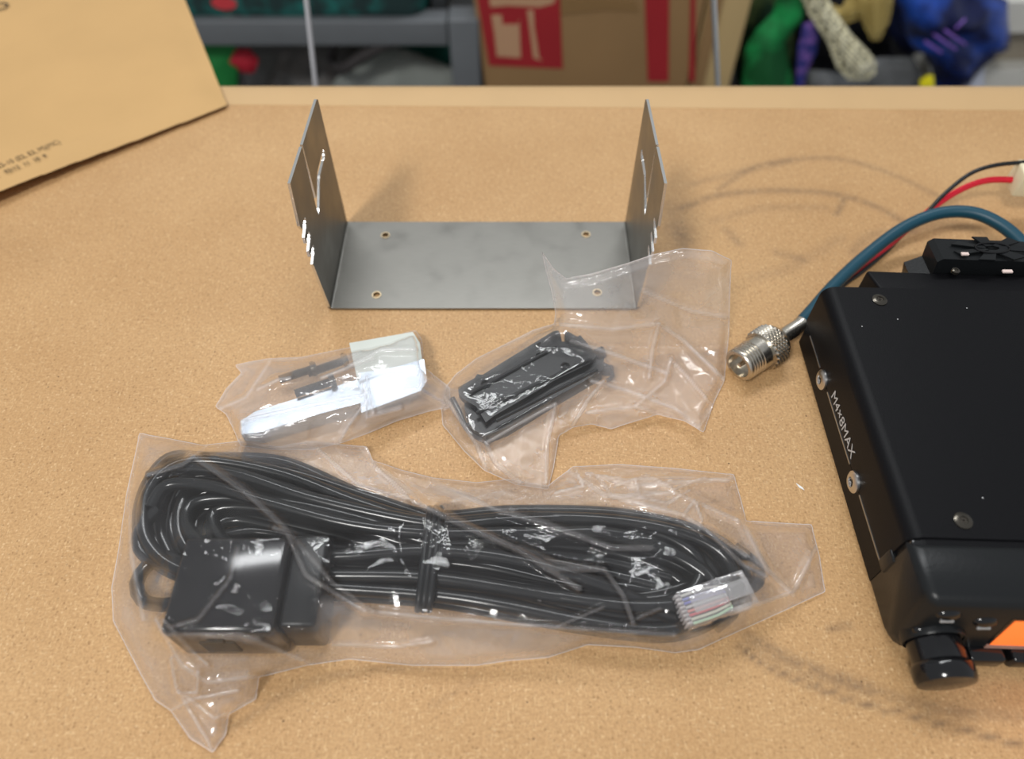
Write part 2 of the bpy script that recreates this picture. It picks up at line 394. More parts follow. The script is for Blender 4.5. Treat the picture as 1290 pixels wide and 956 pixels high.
def bag(name, label, poly, m, obst, creases, step=2.4, base=None, seed=1, amp=(.0032, .0012), edge_h=.0012, gap=.0011, group=None, relax=500, puff=0., cl=.15, rim=.00018):
    """two sheets of film joined at a border; the upper one is a membrane stretched over the contents, then crumpled"""
    U, V, F, D = patch(poly, step)
    x0, y0 = U.min(), V.min(); nx = int((U.max() - x0) / 6) + 3; ny = int((V.max() - y0) / 6) + 3
    gu, gv = np.meshgrid(x0 + np.arange(nx) * 6 - 3, y0 + np.arange(ny) * 6 - 3)
    ob = obst(gu, gv) + np.where(obst(gu, gv) > 0, gap, 0); ins = inside(gu, gv, poly)
    h = ob.copy()
    for _ in range(relax):
        a = (np.roll(h, 1, 0) + np.roll(h, -1, 0) + np.roll(h, 1, 1) + np.roll(h, -1, 1)) / 4 + puff
        h = np.where(ins, np.maximum(a, ob), 0)
    fu = np.clip((U - x0 + 3) / 6, 0, nx - 1.001); fv = np.clip((V - y0 + 3) / 6, 0, ny - 1.001); iu = fu.astype(int); iv = fv.astype(int); a = fu - iu; b = fv - iv
    hh = h[iv, iu] * (1 - a) * (1 - b) + h[iv, iu + 1] * a * (1 - b) + h[iv + 1, iu] * (1 - a) * b + h[iv + 1, iu + 1] * a * b
    env = sm(D / 14)
    mk = (ob > 0).astype(float)
    for _ in range(2): mk = (mk * 2 + np.roll(mk, 1, 0) + np.roll(mk, -1, 0) + np.roll(mk, 1, 1) + np.roll(mk, -1, 1)) / 6
    cl0 = mk[iv, iu] * (1 - a) * (1 - b) + mk[iv, iu + 1] * a * (1 - b) + mk[iv + 1, iu] * (1 - a) * b + mk[iv + 1, iu + 1] * a * b
    hh = np.maximum(hh, np.where(D > 5, obst(U, V) + gap * .6, 0))
    for _ in range(4):
        acc = np.zeros(len(U)); cn = np.zeros(len(U)); fm = hh[F].mean(1)
        for c_ in range(4): np.add.at(acc, F[:, c_], fm); np.add.at(cn, F[:, c_], 1)
        hh = acc / cn
    env = env * (1 - .55 * cl0)
    hh = hh * sm(D / 9 + .15) + edge_h * .5 + np.abs(crumple(U, V, 62, seed)) * amp[0] * env + crumple(U, V, 21, seed + 5) * amp[1] * env
    glint = np.zeros(len(U))  # bright fold lines painted into the film as extra whiteness
    for pts, hgt, wd in creases:
        d = line_dist(U, V, pts); k = np.clip(1 - d / wd, 0, 1); hh += hgt * 1.35 * k ** .8; glint = np.maximum(glint, np.clip(1 - d / (wd * .42), 0, 1) * .34)
    bs = base(U, V) if base is not None else np.zeros(len(U))
    loose = 1.25 + (cl - 1.25) * cl0
    top = Pn(U, V, bs + hh + .0005)
    bot = Pn(U, V, bs + np.where(D > 0, .0003, edge_h * .5 + .0003))
    n = len(U); verts = np.concatenate([top, bot]); faces = [tuple(q[::-1]) for q in F] + [tuple(q + n) for q in F]
    o = link_mesh(name, verts, faces, m, None, True, attrs={'crease_glint': np.concatenate([glint / loose, glint * 0]), 'upper_sheet': np.concatenate([loose, glint * 0 + .10])})
    tag(o, label, 'bag', group)
    if rim:
        pb = MB(); pp = []
        for i in range(len(poly)):
            a_, b_ = np.array(poly[i], float), np.array(poly[(i + 1) % len(poly)], float); k = max(2, int(np.hypot(*(b_ - a_)) / 8))
            for j in range(k): pp.append(a_ + (b_ - a_) * j / k)
        pp = np.array(pp); bb = base(pp[:, 0], pp[:, 1]) if base is not None else np.zeros(len(pp))
        pb.tube([Vector(q) for q in Pn(pp[:, 0], pp[:, 1], bb + edge_h * .5 + .0004)], rim, 5, True, .003)
        pb.build('seam', M['filmedge'], o, 60)
    return o

# ================================================================== THE SETTING
struct(MB().box((-2.2, -1.6, -.80), (2.2, 1.9, -.75)).build('floor', mat('concrete_floor', (.30, .30, .29), .7, var=.15, vscale=4)))
struct(MB().box((-2.2, 1.75, -.75), (2.2, 1.85, 1.75)).build('wall_back', mat('painted_wall', (.50, .51, .50), .8, var=.05, vscale=3)))

# ------------------------------------------------------------------ workbench
wb = thing('workbench', 'tan fibreboard workbench with dark scuffs and a pale rounded back edge', 'table', (0, .05, -.75))
YB = .4365
xs = np.concatenate([[-.75, -.6, -.45], np.arange(-.36, .40, .002), [.45, .6, .75]])
ys = np.concatenate([[-.38, -.2, -.05], np.arange(.0, .4155, .002), [.4165]])
gx, gy = np.meshgrid(xs, ys); X = gx.ravel(); Y = gy.ravel()
def stain_field(X, Y):
    st = np.zeros(len(X)); r = np.random.RandomState(3)
    def ln(px, wd, k):
        nonlocal st
        q = [P(a, b)[:2] for a, b in px]; q = [tuple(v[:2]) for v in spline([(x, y, 0) for x, y in q], False, .006)]
        d = line_dist(X, Y, q); st += k * np.exp(-(d / wd) ** 2)
    ln([(905, 238), (960, 208), (1040, 199), (1110, 214), (1180, 246)], .0022, .42)
    ln([(860, 262), (905, 246), (980, 240), (1060, 246), (1120, 268), (1150, 290)], .0024, .55)
    ln([(870, 232), (940, 214), (1000, 203)], .0028, .28)
    ln([(900, 278), (960, 262), (1040, 262)], .003, .25)
    ln([(1062, 252), (1054, 270)], .0018, .6); ln([(1075, 318), (1090, 300), (1115, 292)], .003, .35)
    ln([(915, 290), (930, 306)], .003, .4); ln([(980, 318), (1010, 326)], .003, .35); ln([(950, 350), (1000, 335), (1060, 300)], .0035, .22)
    ln([(850, 290), (870, 330), (868, 345)], .006, .35); ln([(845, 260), (862, 300)], .006, .3)
    ln([(928, 812), (970, 842), (1060, 878), (1160, 905), (1290, 940)], .0010, .75)
    ln([(940, 800), (1010, 836), (1090, 866), (1180, 892), (1290, 903)], .0022, .45)
    ln([(950, 815), (1020, 850), (1090, 868)], .0035, .25)
    ln([(600, 855), (560, 880), (545, 890)], .0012, .2); ln([(290, 920), (350, 880), (420, 850), (560, 838)], .0012, .28)
    ln([(1045, 792), (1070, 788)], .0014, .5)
    ln([(0, 300), (60, 330)], .01, .06)
    return np.clip(st, 0, 1)
nx = len(xs); ny = len(ys)
Fq = [(j * nx + i, j * nx + i + 1, (j + 1) * nx + i + 1, (j + 1) * nx + i) for j in range(ny - 1) for i in range(nx - 1)]
top = link_mesh('tabletop', np.stack([X, Y, 0 * X], 1), Fq, M['board'], wb, attrs={'stain': stain_field(X, Y)})
MB().box((-.75, -.38, -.019), (.75, .415, -.0003)).build('core_board', M['board'], wb)
pr = [(.4168, -.0002), (.4170, .0003), (.4185, .0008), (.424, .0010), (.430, .0003), (.4345, -.0022), (YB, -.006), (YB, -.019), (.4168, -.019)]
mb = MB(); mb.prism([(a, b) for a, b in pr], -.75, .75, mtx=Matrix(((0, 0, 1, 0), (1, 0, 0, 0), (0, 1, 0, 0), (0, 0, 0, 1))))
mb.v = [(x, y if y > .418 else y - .009 - .012 * x, z) for x, y, z in mb.v]
mb.build('edging_strip', M['edge'], wb, 40)['label'] = 'pale smooth rounded edging strip'
legm = mat('bench_leg_paint', (.25, .26, .27), .5)
for lx in (-.70, .65):
    for ly in (-.35, .36): MB().box((lx, ly, -.75), (lx + .05, ly + .04, -.0195), .003).build('leg', legm, wb)

# ================================================================== BRACKET
bx0, bx1 = -.0900, .0622; tk = .0012
br = thing('mounting_bracket', 'U-shaped grey sheet metal bracket with slotted upright sides', 'bracket', (-.014, .27, 0))
y0b, y1b = .2390, .3010
r_ = .0022
base = [(bx0 + r_, y0b), (bx1 - r_, y0b), (bx1 - r_, y1b), (bx0 + r_, y1b)]
hl = [circ(P(*q)[0], P(*q)[1], .0017, 14) for q in ((486, 299), (738, 298), (475, 374), (752, 371))]
mb = MB(); mb.prism(base, .0002, .0002 + tk, hl)
for sx, cx in ((-1, bx0 + r_), (1, bx1 - r_)):
    n = 7; v = []; f = []
    for k in range(n):
        a = PI / 2 * k / (n - 1)
        for rr in (r_, r_ - tk):
            for yy in (y0b, y1b): v.append((cx + sx * rr * math.sin(a), yy, .0002 + r_ - rr * math.cos(a)))
    for k in range(n - 1):
        i = k * 4; f += [(i, i + 1, i + 5, i + 4), (i + 2, i + 6, i + 7, i + 3), (i, i + 4, i + 6, i + 2), (i + 1, i + 3, i + 7, i + 5)]
    mb.add(v, f)
mb.build('base_plate', M['steel'], br, 30)
for q in hl:
    c = (sum(p[0] for p in q) / 14, sum(p[1] for p in q) / 14)
    mr_ = MB(); o_ = circ(c[0], c[1], .0024, 20); i_ = circ(c[0], c[1], .0017, 20)
    mr_.prism(o_, .0014, .0017, [i_]); mr_.build('hole_rim', mat('brass_washer', (.62, .50, .33), .35, 1) if 'rimm' not in M else M['rimm'], br)
def plate_poly():
    # (y, z), going round from the foot of the front edge
    L = [(.2390, .0022), (.2365, .020), (.2345, .0345)]
    for zc in (.0385, .0465, .0545):                       # three open round-ended notches in the front edge
        L += [(.2338, zc - .0022), (.2385, zc - .0022 + .0012)]
        L += [(.2398 + .0016 * math.cos(a), zc + .0016 + .0016 * math.sin(a)) for a in np.linspace(-PI / 2, PI / 2, 7)]
        L += [(.2338, zc + .0024)]
    L += [(.2325, .060), (.2362, .0792)]
    L += [(.2618, .0778)]
    # V slot: down the smooth flank, up the serrated branch to a round hole, and back
    L += [(.2586, .0470), (.2594, .0428), (.2613, .0430)]
    a, b = (.2622, .0440), (.2745, .0520); n = 16
    for k in range(n): 
        t = k / n; y = a[0] + (b[0] - a[0]) * t; z = a[1] + (b[1] - a[1]) * t
        L += [(y, z), (y + .0006, z - .0005)]
    L += [(.2755, .0518), (.2868, .0518)]
    L += [(.2885 + .0024 * math.cos(t), .0538 + .0024 * math.sin(t)) for t in np.linspace(-2.2, 2.6, 12)]
    L += [(.2866, .0558), (.2745, .0558)]
    a, b = (.2738, .0556), (.2630, .0496); n = 14
    for k in range(n):
        t = k / n; y = a[0] + (b[0] - a[0]) * t; z = a[1] + (b[1] - a[1]) * t
        L += [(y, z), (y - .0003, z + .0006)]
    L += [(.2622, .0500), (.2634, .0776)]
    L += [(.2990, .0760), (.3010, .0745), (.3010, .0022)]
    return L
pp = plate_poly()
for x0, x1 in ((bx0, bx0 + tk), (bx1 - tk, bx1)):
    cut_edges(MB().prism(pp, x0, x1, mtx=Matrix(((0, 0, 1, 0), (1, 0, 0, 0), (0, 1, 0, .0002), (0, 0, 0, 1)))).build('side_plate', M['steel'], br))

# ================================================================== ENVELOPE
def env_h(u, v): return .0022 + .0050 * np.clip((285 - u) / 285, 0, 1) * np.clip((v - 40) / 200, 0, 1)
ep = [(-60, 268), (0, 241), (60, 218), (120, 196), (180, 174), (240, 151), (276, 137), (285, 134), (285.5, 130), (282, 123), (262, 73), (246, 33), (232, -3), (205, -70), (-60, -40)]
U, V, Fp, D = patch(ep, 6)
hh = env_h(U, V) + .0016 * sm(D / 40) + .0006 * crumple(U, V, 120, 4) * sm(D / 30)
n = len(U); vv = np.concatenate([Pn(U, V, hh + .0003), Pn(U, V, env_h(U, V) * np.where(D > 0, .98, .995))])
envl = link_mesh('envelope', vv, [tuple(q[::-1]) for q in Fp] + [tuple(q + n) for q in Fp], M['kraft'], None, True)
tag(envl, 'large brown kraft paper envelope with small printed codes lying on the bench', 'envelope')
U2, V2, F2, D2 = patch(ep, 12)
link_mesh('rear_sheet', Pn(U2, V2, np.full(len(U2), .0006) + 0 * U2), [tuple(q[::-1]) for q in F2], M['kraft'], envl)
def env_mtx(u, v, du, dv, lift=.0022):
    h = float(env_h(np.array(u), np.array(v))) + lift; a = Vector(P(u, v, h)); h2 = float(env_h(np.array(u + du), np.array(v + dv))) + lift
    b = Vector(P(u + du, v + dv, h2)); return frame_mtx(a, b - a, Vector((-(b - a).y, (b - a).x, 0)))
for txt, u, v, s_ in (('0225-10 (E2, E3, M)(MC)', -11, 216, .0040), ('2.1   92/12  11  10  9', -10, 226, .0037)):
    lettering('lettering', txt, s_, env_mtx(u, v, 90, -37) @ Matrix.Diagonal((.98, 1.55, 1, 1)), M['inkfaint'], envl)
lettering('lettering', 'O', .0150, env_mtx(-5, 15, 90, -40, .0032), M['ink'], envl)

# ================================================================== RADIO
XL = .1345; XR = .2845; SK = -.055                      # a slight skew of the fore edges
def ry(y, x): return y + SK * (x - XL) * .6
rad = thing('mobile_radio', 'black two-way radio with amber display, knob and screwed metal case', 'radio', (.21, .15, 0))
def skewed(mb):
    mb.v = [(v[0], ry(v[1], v[0]), v[2]) for v in mb.v]; return mb
# case: rounded shoulders, profile (x, z) pulled along y
def shell_profile(inset=0.):
    L = []; r = .0052; zt = .0384 - inset; xl = XL + inset; xr = XR - inset
    L += [(xl + .001, .0012), (xl, .003), (xl, zt - r)]
    for a in np.linspace(0, PI / 2, 7)[1:]: L.append((xl + r - r * math.cos(a), zt - r + r * math.sin(a)))
    for a in np.linspace(PI / 2, 0, 7): L.append((xr - r + r * math.cos(a), zt - r + r * math.sin(a)))
    L += [(xr, .003), (xr - .001, .0012)]
    return L
XZ = Matrix(((1, 0, 0, 0), (0, 0, 1, 0), (0, 1, 0, 0), (0, 0, 0, 1)))
skewed(MB().prism(shell_profile(.0008), .1005, .2160, mtx=XZ)).build('chassis', M['black'], rad, 40)
up = [p for p in shell_profile() if p[1] > .016]
up = [(XL - .0001, .0153)] + up + [(XR, .0153)]
inn = [(x + (.0011 if x < .2 else -.0011) * (1 if z < .037 else 0), z - (.0011 if z > .030 else 0)) for x, z in up][::-1]
skewed(MB().prism(up + inn, .1030, .2186, mtx=XZ)).build('top_cover', M['black'], rad, 40)
lo = [(XL, .0148), (XL, .003), (XL + .002, .0008), (XR - .002, .0008), (XR, .003), (XR, .0148), (XR - .002, .0148), (XR - .002, .003), (XL + .002, .003), (XL + .002, .0148)]
skewed(MB().prism(lo, .1010, .2165, mtx=XZ)).build('lower_tray', M['black'], rad, 40)
# thin bright seam lines between cover and tray
mb = MB()
for a, b in (((1025, 415), (1034, 462)), ((1044, 492), (1070, 586)), ((1082, 625), (1108, 708))):
    p = PX(*a, XL); q = PX(*b, XL); mb.box((XL - .0003, q[1], .0146), (XL + .0001, p[1], .0152))
mb.build('seam_line', mat('bare_metal_seam', (.45, .44, .42), .35, 1), rad)
# side screws
def disc_screw(name, c, axis, r, hd, m, par, cross=True):
    mb = MB(); mb.lathe([(r * .98, -.001), (r, 0), (r * .97, hd * .5), (r * .75, hd * .95), (r * .45, hd), (r * .42, hd * .55), (.0001, hd * .5)], c, axis, 24)
    s_ = mb.build(name, m, par, 35)
    if cross:
        ax = Vector(axis).normalized(); q = Vector((0, 0, 1)).rotation_difference(ax); k = MB()
        for ang in (.5, .5 + PI / 2):
            mt = Matrix.Translation(Vector(c)) @ q.to_matrix().to_4x4() @ Matrix.Rotation(ang, 4, 'Z')
            k.box((-r * .42, -r * .09, hd * .5), (r * .42, r * .09, hd * .62), 0, mt)
        k.build('cross_recess', M['ink'], s_)
    return s_
for u, v in ((1037, 478), (1076, 608)):
    c = PX(u, v, XL); disc_screw('side_screw', (XL, c[1], .0142), (-1, 0, 0), .0046, .0017, M['screw'], rad)
for u, v in ((1108, 378), (1213, 656)):
    c = P(u, v, .0384); disc_screw('cover_screw', (c[0], c[1], .0384), (0, 0, 1), .0032, .0008, M['blackscrew'], rad)
c = PX(1049, 496, XL); lettering('lettering', 'M4×8MAX', .0068, frame_mtx((XL - .00022, c[1], .0170), (0, -1, 0), (0, 0, 1)), M['white_print'], rad)
for u, v in ((1218, 388), (1131, 402), (1086, 411), (1238, 627)):
    c = P(u, v, .0385); MB().lathe([(.0003, 0), (.0001, .00015)], c, (0, 0, 1), 6).build('paint_fleck', M['white_print'], rad)
# front panel: profile in (y, z), chamfered left cheek
def front_panel():
    bm = bmesh.new()
    prof = [(.1005, .0376), (.0990, .0382), (.0835, .0382), (.0815, .0374), (.0798, .0350), (.0762, .0085), (.0770, .0040), (.0800, .0015), (.1005, .0015)]
    xs_ = [(XL - .0002, .0035, .86), (XL + .0012, .0012, .96), (XL + .0035, .0, 1.0), (XR - .003, 0, 1.), (XR, .003, .88)]
    rings = []
    for x, dy, k in xs_:
        ring = []
        for y, z in prof:
            yy = y + (dy if y < .0995 else 0); zz = .0195 + (z - .0195) * k; ring.append(bm.verts.new((x, ry(yy, x), zz)))
        rings.append(ring)
    n = len(prof)
    for a, b in zip(rings, rings[1:]):
        for i in range(n): bm.faces.new((a[i], a[(i + 1) % n], b[(i + 1) % n], b[i]))
    bm.faces.new(rings[0][::-1]); bm.faces.new(rings[-1])
    bmesh.ops.recalc_face_normals(bm, faces=bm.faces[:])
    return bm
MB().bm(front_panel()).build('front_panel', M['blackplastic'], rad, 40)
# step between cover and panel
skewed(MB().box((XL + .0010, .1000, .0030), (XR - .001, .1030, .0372), .0008)).build('panel_gap', M['blackgloss'], rad, 40)
MB().box((XL - .0006, .0995, .0145), (XL + .003, .1045, .0250), .0006).build('latch_step', M['blackplastic'], rad, 40)
def fy(z, x): return ry(.0798 - (.0350 - z) / .0265 * .0036, x)
sl = Vector((0, .0036, .0265)).normalized(); nrm = Vector((0, -.0265, .0036)).normalized()
# display with bezel
dx0, dx1, dz0, dz1 = .1655, .2400, .0095, .0285
def face_quad(name, x0, x1, z0, z1, off, th, m, par, slant=0):
    q = [Vector((x0 , fy(z0, x0), z0)), Vector((x1, fy(z0, x1), z0)), Vector((x1, fy(z1, x1), z1)), Vector((x0 + slant, fy(z1, x0), z1))]
    v = [p + nrm * off for p in q] + [p + nrm * (off - th) for p in q]
    return MB().add(v, [(0, 1, 2, 3), (7, 6, 5, 4), (0, 4, 5, 1), (1, 5, 6, 2), (2, 6, 7, 3), (3, 7, 4, 0)]).build(name, m, par)
face_quad('display_bezel', dx0 - .0012, dx1 + .001, dz0 - .0006, dz1 + .0012, .00022, .001, M['blackgloss'], rad)
dsp = face_quad('display', dx0, dx1, dz0 + .0016, dz1, .00045, .001, M['lcd'], rad)
face_quad('display_sill', dx0 - .001, dx1, dz0 - .0008, dz0 + .0014, .0006, .001, mat('pink_bezel_glow', (.45, .25, .2), .3), rad)
for i, (a, b) in enumerate(((.1585, .1715), (.1735, .1880), (.1900, .2070))):
    skewed(MB().box((a, .0712, .0012), (b, .0790, .0088), .0016)).build('soft_key', M['blackgloss'], rad, 40)
# three oval keys round the knob
for u, v in ((1195, 774), (1163, 789), (1240, 779)):
    c = PY(u, v, .0790); z = c[2]; c = (c[0], fy(z, c[0]), z)
    k = MB().lathe([(.0042, -.0006), (.0040, .0004), (.0031, .0011), (.0016, .0015), (.0001, .0016)], c, tuple(nrm), 24)
    k.v = [(c[0] + (q[0] - c[0]) * 1.0, q[1], c[2] + (q[2] - c[2]) * .66) for q in k.v]
    kk = k.build('oval_key', M['blackgloss'], rad, 60)
    lettering('key_legend', 'MAIN', .0016, frame_mtx(Vector((c[0] - .0020, c[1], c[2] - .0024)) + nrm * .0018, (1, 0, 0), (0, .3, 1)), M['white_print'], kk) if False else None
    m3 = MB()
    for j in range(5): m3.box((c[0] - .0022 + j * .0009, c[1] - .0019, c[2] - .0026), (c[0] - .0016 + j * .0009, c[1] - .0013, c[2] - .0017))
    m3.build('key_mark', M['white_print'], kk)
# knob with its collar
KX, KZ = .1452, .0128
MB().lathe([(.0104, -.004), (.0104, .0), (.0101, .0008), (.0097, .0008), (.0096, -.0005), (.0001, -.0006)], (KX, .0765, KZ + .0004), (0, -1, 0), 48).build('knob_collar', M['blackplastic'], rad, 50)
kn = MB().lathe([(.0088, -.002), (.0088, .0085), (.0096, .0092), (.0100, .0104), (.0099, .0138), (.0092, .0152), (.0070, .0156), (.0001, .0157)], (KX, .0770, KZ), (0, -1, .0), 56).build('knob', M['blackgloss'], rad, 40)
# rear: heat sink flange, fan cage
pts = [P(1098, 340, .036)[:2], P(1293, 348, .036)[:2], (.2750, .216), (.1600, .2165)]
rf = MB(); q0 = [P(1101, 339, .034), P(1140, 345, .034), P(1290, 350, .034)]
rf.v = []; rf.f = []
ang = [(.1625, .0365), (.158, .024)]
rf.box((.1625, .2140, .012), (.2700, .2310, .0345), .0012)
rf.v = [(x - (.004 if (y > .222 and x < .17) else 0), ry(y, x) + (.0022 if x < .17 else 0), z) for x, y, z in rf.v]
rf.build('heat_sink', M['black'], rad, 40)
cage = [PY(u, v, .2400)[0::2] for u, v in ((1138, 357), (1142, 338), (1165, 330), (1172, 312), (1180, 308), (1290, 312), (1330, 315), (1330, 400), (1145, 400))]
cage = [(max(a, .166), max(b, .004)) for a, b in cage]
fc = (.2140, .0215)
MB().prism(cage, .2310, .2440, [circ(fc[0], fc[1], .0135, 28)] if False else (), mtx=Matrix(((1, 0, 0, 0), (0, 0, 1, 0), (0, 1, 0, 0), (0, 0, 0, 1)))).build('fan_frame', M['blackplastic'], rad, 40)
# horizontal fan guard on top of the frame
ztop = max(b for a, b in cage)
gm = MB()
for k in range(1):
    r0 = .0075
    gm.tube([(.212 + r0 * math.cos(a), .2372 + r0 * .42 * math.sin(a), ztop + .0006) for a in np.linspace(0, 2 * PI, 20)[:-1]], .0006, 6, True)
gm.build('fan_guard', M['blackgloss'], rad, 60)
for k in range(7):
    a = 2 * PI * k / 7
    bl = MB(); mt = Matrix.Translation((.212, .2372, ztop + .0002)) @ Matrix.Diagonal((1, .42, 1, 1)) @ Matrix.Rotation(a, 4, 'Z') @ Matrix.Rotation(.08, 4, 'X')
    bl.prism([(.003, -.002), (.017, -.0045), (.018, .0025), (.003, .002)], -.0003, .0004, mtx=mt); bl.build('fan_blade', M['blackplastic'], rad)
c = P(1204, 341, ztop + .0008); disc_screw('fan_screw', c, (0, 0, 1), .0017, .0006, M['blackscrew'], rad, False)
for k, (u, v) in enumerate(((1215, 321), (1267, 343))):
    c = P(u, v, ztop + .0004); MB().box((c[0] - .0016, c[1] - .0007, c[2]), (c[0] + .0016 + k * .001, c[1] + .0009, c[2] + .0009), .0002).build('label_chip', mat('pale_pink_label', (.75, .6, .55), .5) if k == 0 else bpy.data.materials['pale_pink_label'], rad)

# ================================================================== COAX + CONNECTOR
cx = thing('coaxial_cable', 'teal blue coaxial cable ending in a nickel screw connector behind the radio', 'cable', (.12, .21, 0))
a = Vector(P(930, 461, .0082)); b = Vector(P(1003, 413, .0086)); d = (b - a).normalized(); L_ = (b - a).length
path = [(1000, 416, .0086), (1022, 392, .0085), (1052, 358, .009), (1092, 321, .011), (1138, 287, .016), (1182, 269, .021), (1225, 268, .024), (1262, 284, .024), (1290, 310, .022), (1310, 345, .018)]
MB().tube([P(*q) for q in path], .0031, 20).build('cable_jacket', M['coax'], cx, 70)
MB().lathe([(.0001, 0), (.0038, 0), (.0038, .001), (.0036, .012), (.0040, .013), (.0040, .0145), (.0001, .0145)], b - d * .0105, d, 24).build('ferrule', M['nickel'], cx, 40)
prof = [(.0040, -.0010), (.0052, .0018), (.0068, .004)]
MB().lathe(prof[::-1], b - d * .010, -d * -1, 32).build('clamp_sleeve', M['nickel'], cx, 40) if False else None
# knurled coupling ring
bm = MB(); seg = 88; v = []; f = []; n = 10; R0 = .0095; L0 = .0085; off = L_ - .0235
q = Vector((0, 0, 1)).rotation_difference(d)
for i in range(n + 1):
    for j in range(seg):
        ang_ = 2 * PI * j / seg; bumpv = .00055 * (abs(((i * 2 + j) % 4) - 2) - 1 + abs(((j - i * 2) % 4) - 2) - 1) / 2
        rr = R0 + (bumpv if 0 < i < n else -.0005); v.append(a + d * off + q @ Vector((rr * math.cos(ang_), rr * math.sin(ang_), L0 * i / n)))
for i in range(n):
    for j in range(seg): k = (j + 1) % seg; f.append((i * seg + j, i * seg + k, (i + 1) * seg + k, (i + 1) * seg + j))
f.append(tuple(range(seg))[::-1]); f.append(tuple(n * seg + j for j in range(seg)))
bm.add(v, f).build('knurled_ring', M['nickel'], cx)
MB().lathe([(.0090, 0), (.0084, .0012), (.0060, .0038), (.0045, .0044), (.0001, .0044)], a + d * (off + L0), d, 32).build('back_nut', M['nickel'], cx, 30)
thr = [(.0058, .004), (.0058, .0001), (.0072, 0), (.0078, .0006)]
z = .0006
for k in range(5): thr += [(.0079, z + .0004), (.0079, z + .0007), (.0070, z + .0011), (.0070, z + .0014)]; z += .0016
thr += [(.0080, z + .0004), (.0080, off)]
MB().lathe(thr, a, d, 48).build('threaded_barrel', M['nickel'], cx, 35)
MB().lathe([(.0001, .0004), (.0010, .0006), (.0012, .004)], a, d, 20).build('centre_pin', M['nickel'], cx, 40)

# wires
def wire(pts, r, m, name, label):
    o = MB().tube([P(*q) for q in pts], r, 14).build(name, m, None, 70); return tag(o, label, 'wire')
wire([(1046, 388, .0014), (1060, 362, .0014), (1085, 343, .0016), (1115, 318, .002), (1136, 297, .004), (1160, 276, .010), (1188, 246, .018), (1222, 219, .026), (1255, 208, .030), (1296, 204, .032)], .0011, M['blackwire'], 'power_wire', 'thin black wire curving over the bench above the red wire')
wire([(1034, 392, .002), (1050, 366, .002), (1082, 338, .002), (1116, 312, .003), (1150, 283, .0075), (1180, 258, .013), (1212, 238, .018), (1245, 227, .022), (1286, 227, .023)], .00165, M['red'], 'power_wire', 'bright red wire running from the blue cable to the cream plug')
pc = thing('wire_connector', 'cream nylon plug at the right edge holding the red wire', 'connector', P(1290, 225, .015))
c0 = Vector(P(1284, 222, .026))
MB().box((-.002, -.007, -.008), (.016, .0065, .006), .0012, Matrix.Translation(c0) @ Matrix.Rotation(-.1, 4, 'Z')).build('housing', M['nylon'], pc, 40)
MB().box((.003, .0062, -.003), (.012, .0085, .003), .0006, Matrix.Translation(c0)).build('latch_tab', M['nylon'], pc, 40)

# ================================================================== BAG 2 : black plastic holder
hd = thing('plastic_holder', 'black moulded plastic holder with slots and pegs inside the middle clear bag', 'holder', P(670, 500, 0))
def hp(px, h): return [P(u, v, h)[:2] for u, v in px]
H1 = .0105
outl = [(577, 488), (598, 476), (601, 471), (606, 472), (608, 472), (640, 452), (697, 417), (703, 416), (706, 420), (708, 430), (712, 430), (711, 421), (713, 417), (717, 418), (727, 424), (731, 422), (744, 437), (752, 447), (742, 458), (700, 478), (660, 502), (622, 524), (612, 532), (600, 512), (583, 502), (578, 496)]
MB().prism(hp(outl, H1), .0075, H1, [hp([(674, 434), (681, 430), (682, 433), (676, 437)], H1)[::-1], hp([(675, 446), (686, 441), (687, 446), (684, 447), (683, 444), (676, 448)], H1)[::-1]]).build('top_plate', M['blackplastic'], hd, 30)
low = [(585, 500), (606, 498), (706, 447), (742, 446), (760, 458), (758, 474), (700, 508), (640, 545), (612, 556), (596, 548), (586, 522)]
MB().prism(hp(low, .003), .0004, .0076).build('body', M['blackplastic'], hd, 30)
for a_, b_ in (((600, 520), (745, 452)), ((625, 530), (752, 466)), ((590, 497), (700, 437))):
    MB().tube([P(*a_, H1 + .0004), P(*b_, H1 + .0004)], .0009, 8).build('rib', M['blackplastic'], hd, 50)
for (u, v, h, rx, ry_, rr) in ((755, 448, .007, 1, .3, .0028), (764, 466, .004, 1, -.3, .0026)):
    MB().lathe([(rr * .8, 0), (rr, .0005), (rr, .0045), (rr * .8, .005)], Vector(P(u, v, h)) - Vector((.002, 0, 0)), (rx, ry_, .3), 20).build('peg', M['blackplastic'], hd, 40)
MB().tube([P(755, 458, .006), P(766, 462, .006), P(772, 474, .005), P(764, 480, .004)], .0011, 8).build('hook', M['blackgloss'], hd, 60)
MB().tube([P(570, 502, .006), P(578, 518, .006), P(588, 540, .005), P(606, 552, .003), P(616, 560, .002)], .0013, 8).build('clip', M['blackgloss'], hd, 60)
MB().tube([P(585, 538, .004), P(598, 532, .006), P(612, 538, .006)], .0011, 8).build('clip', M['blackgloss'], hd, 60)
for u, v in ((612, 484), (634, 506), (712, 462)):
    MB().lathe([(.0022, 0), (.0022, .0006), (.0014, .0008), (.0013, .0001), (.0001, .0001)], P(u, v, H1), (0, 0, 1), 16).build('boss', M['blackgloss'], hd, 40)

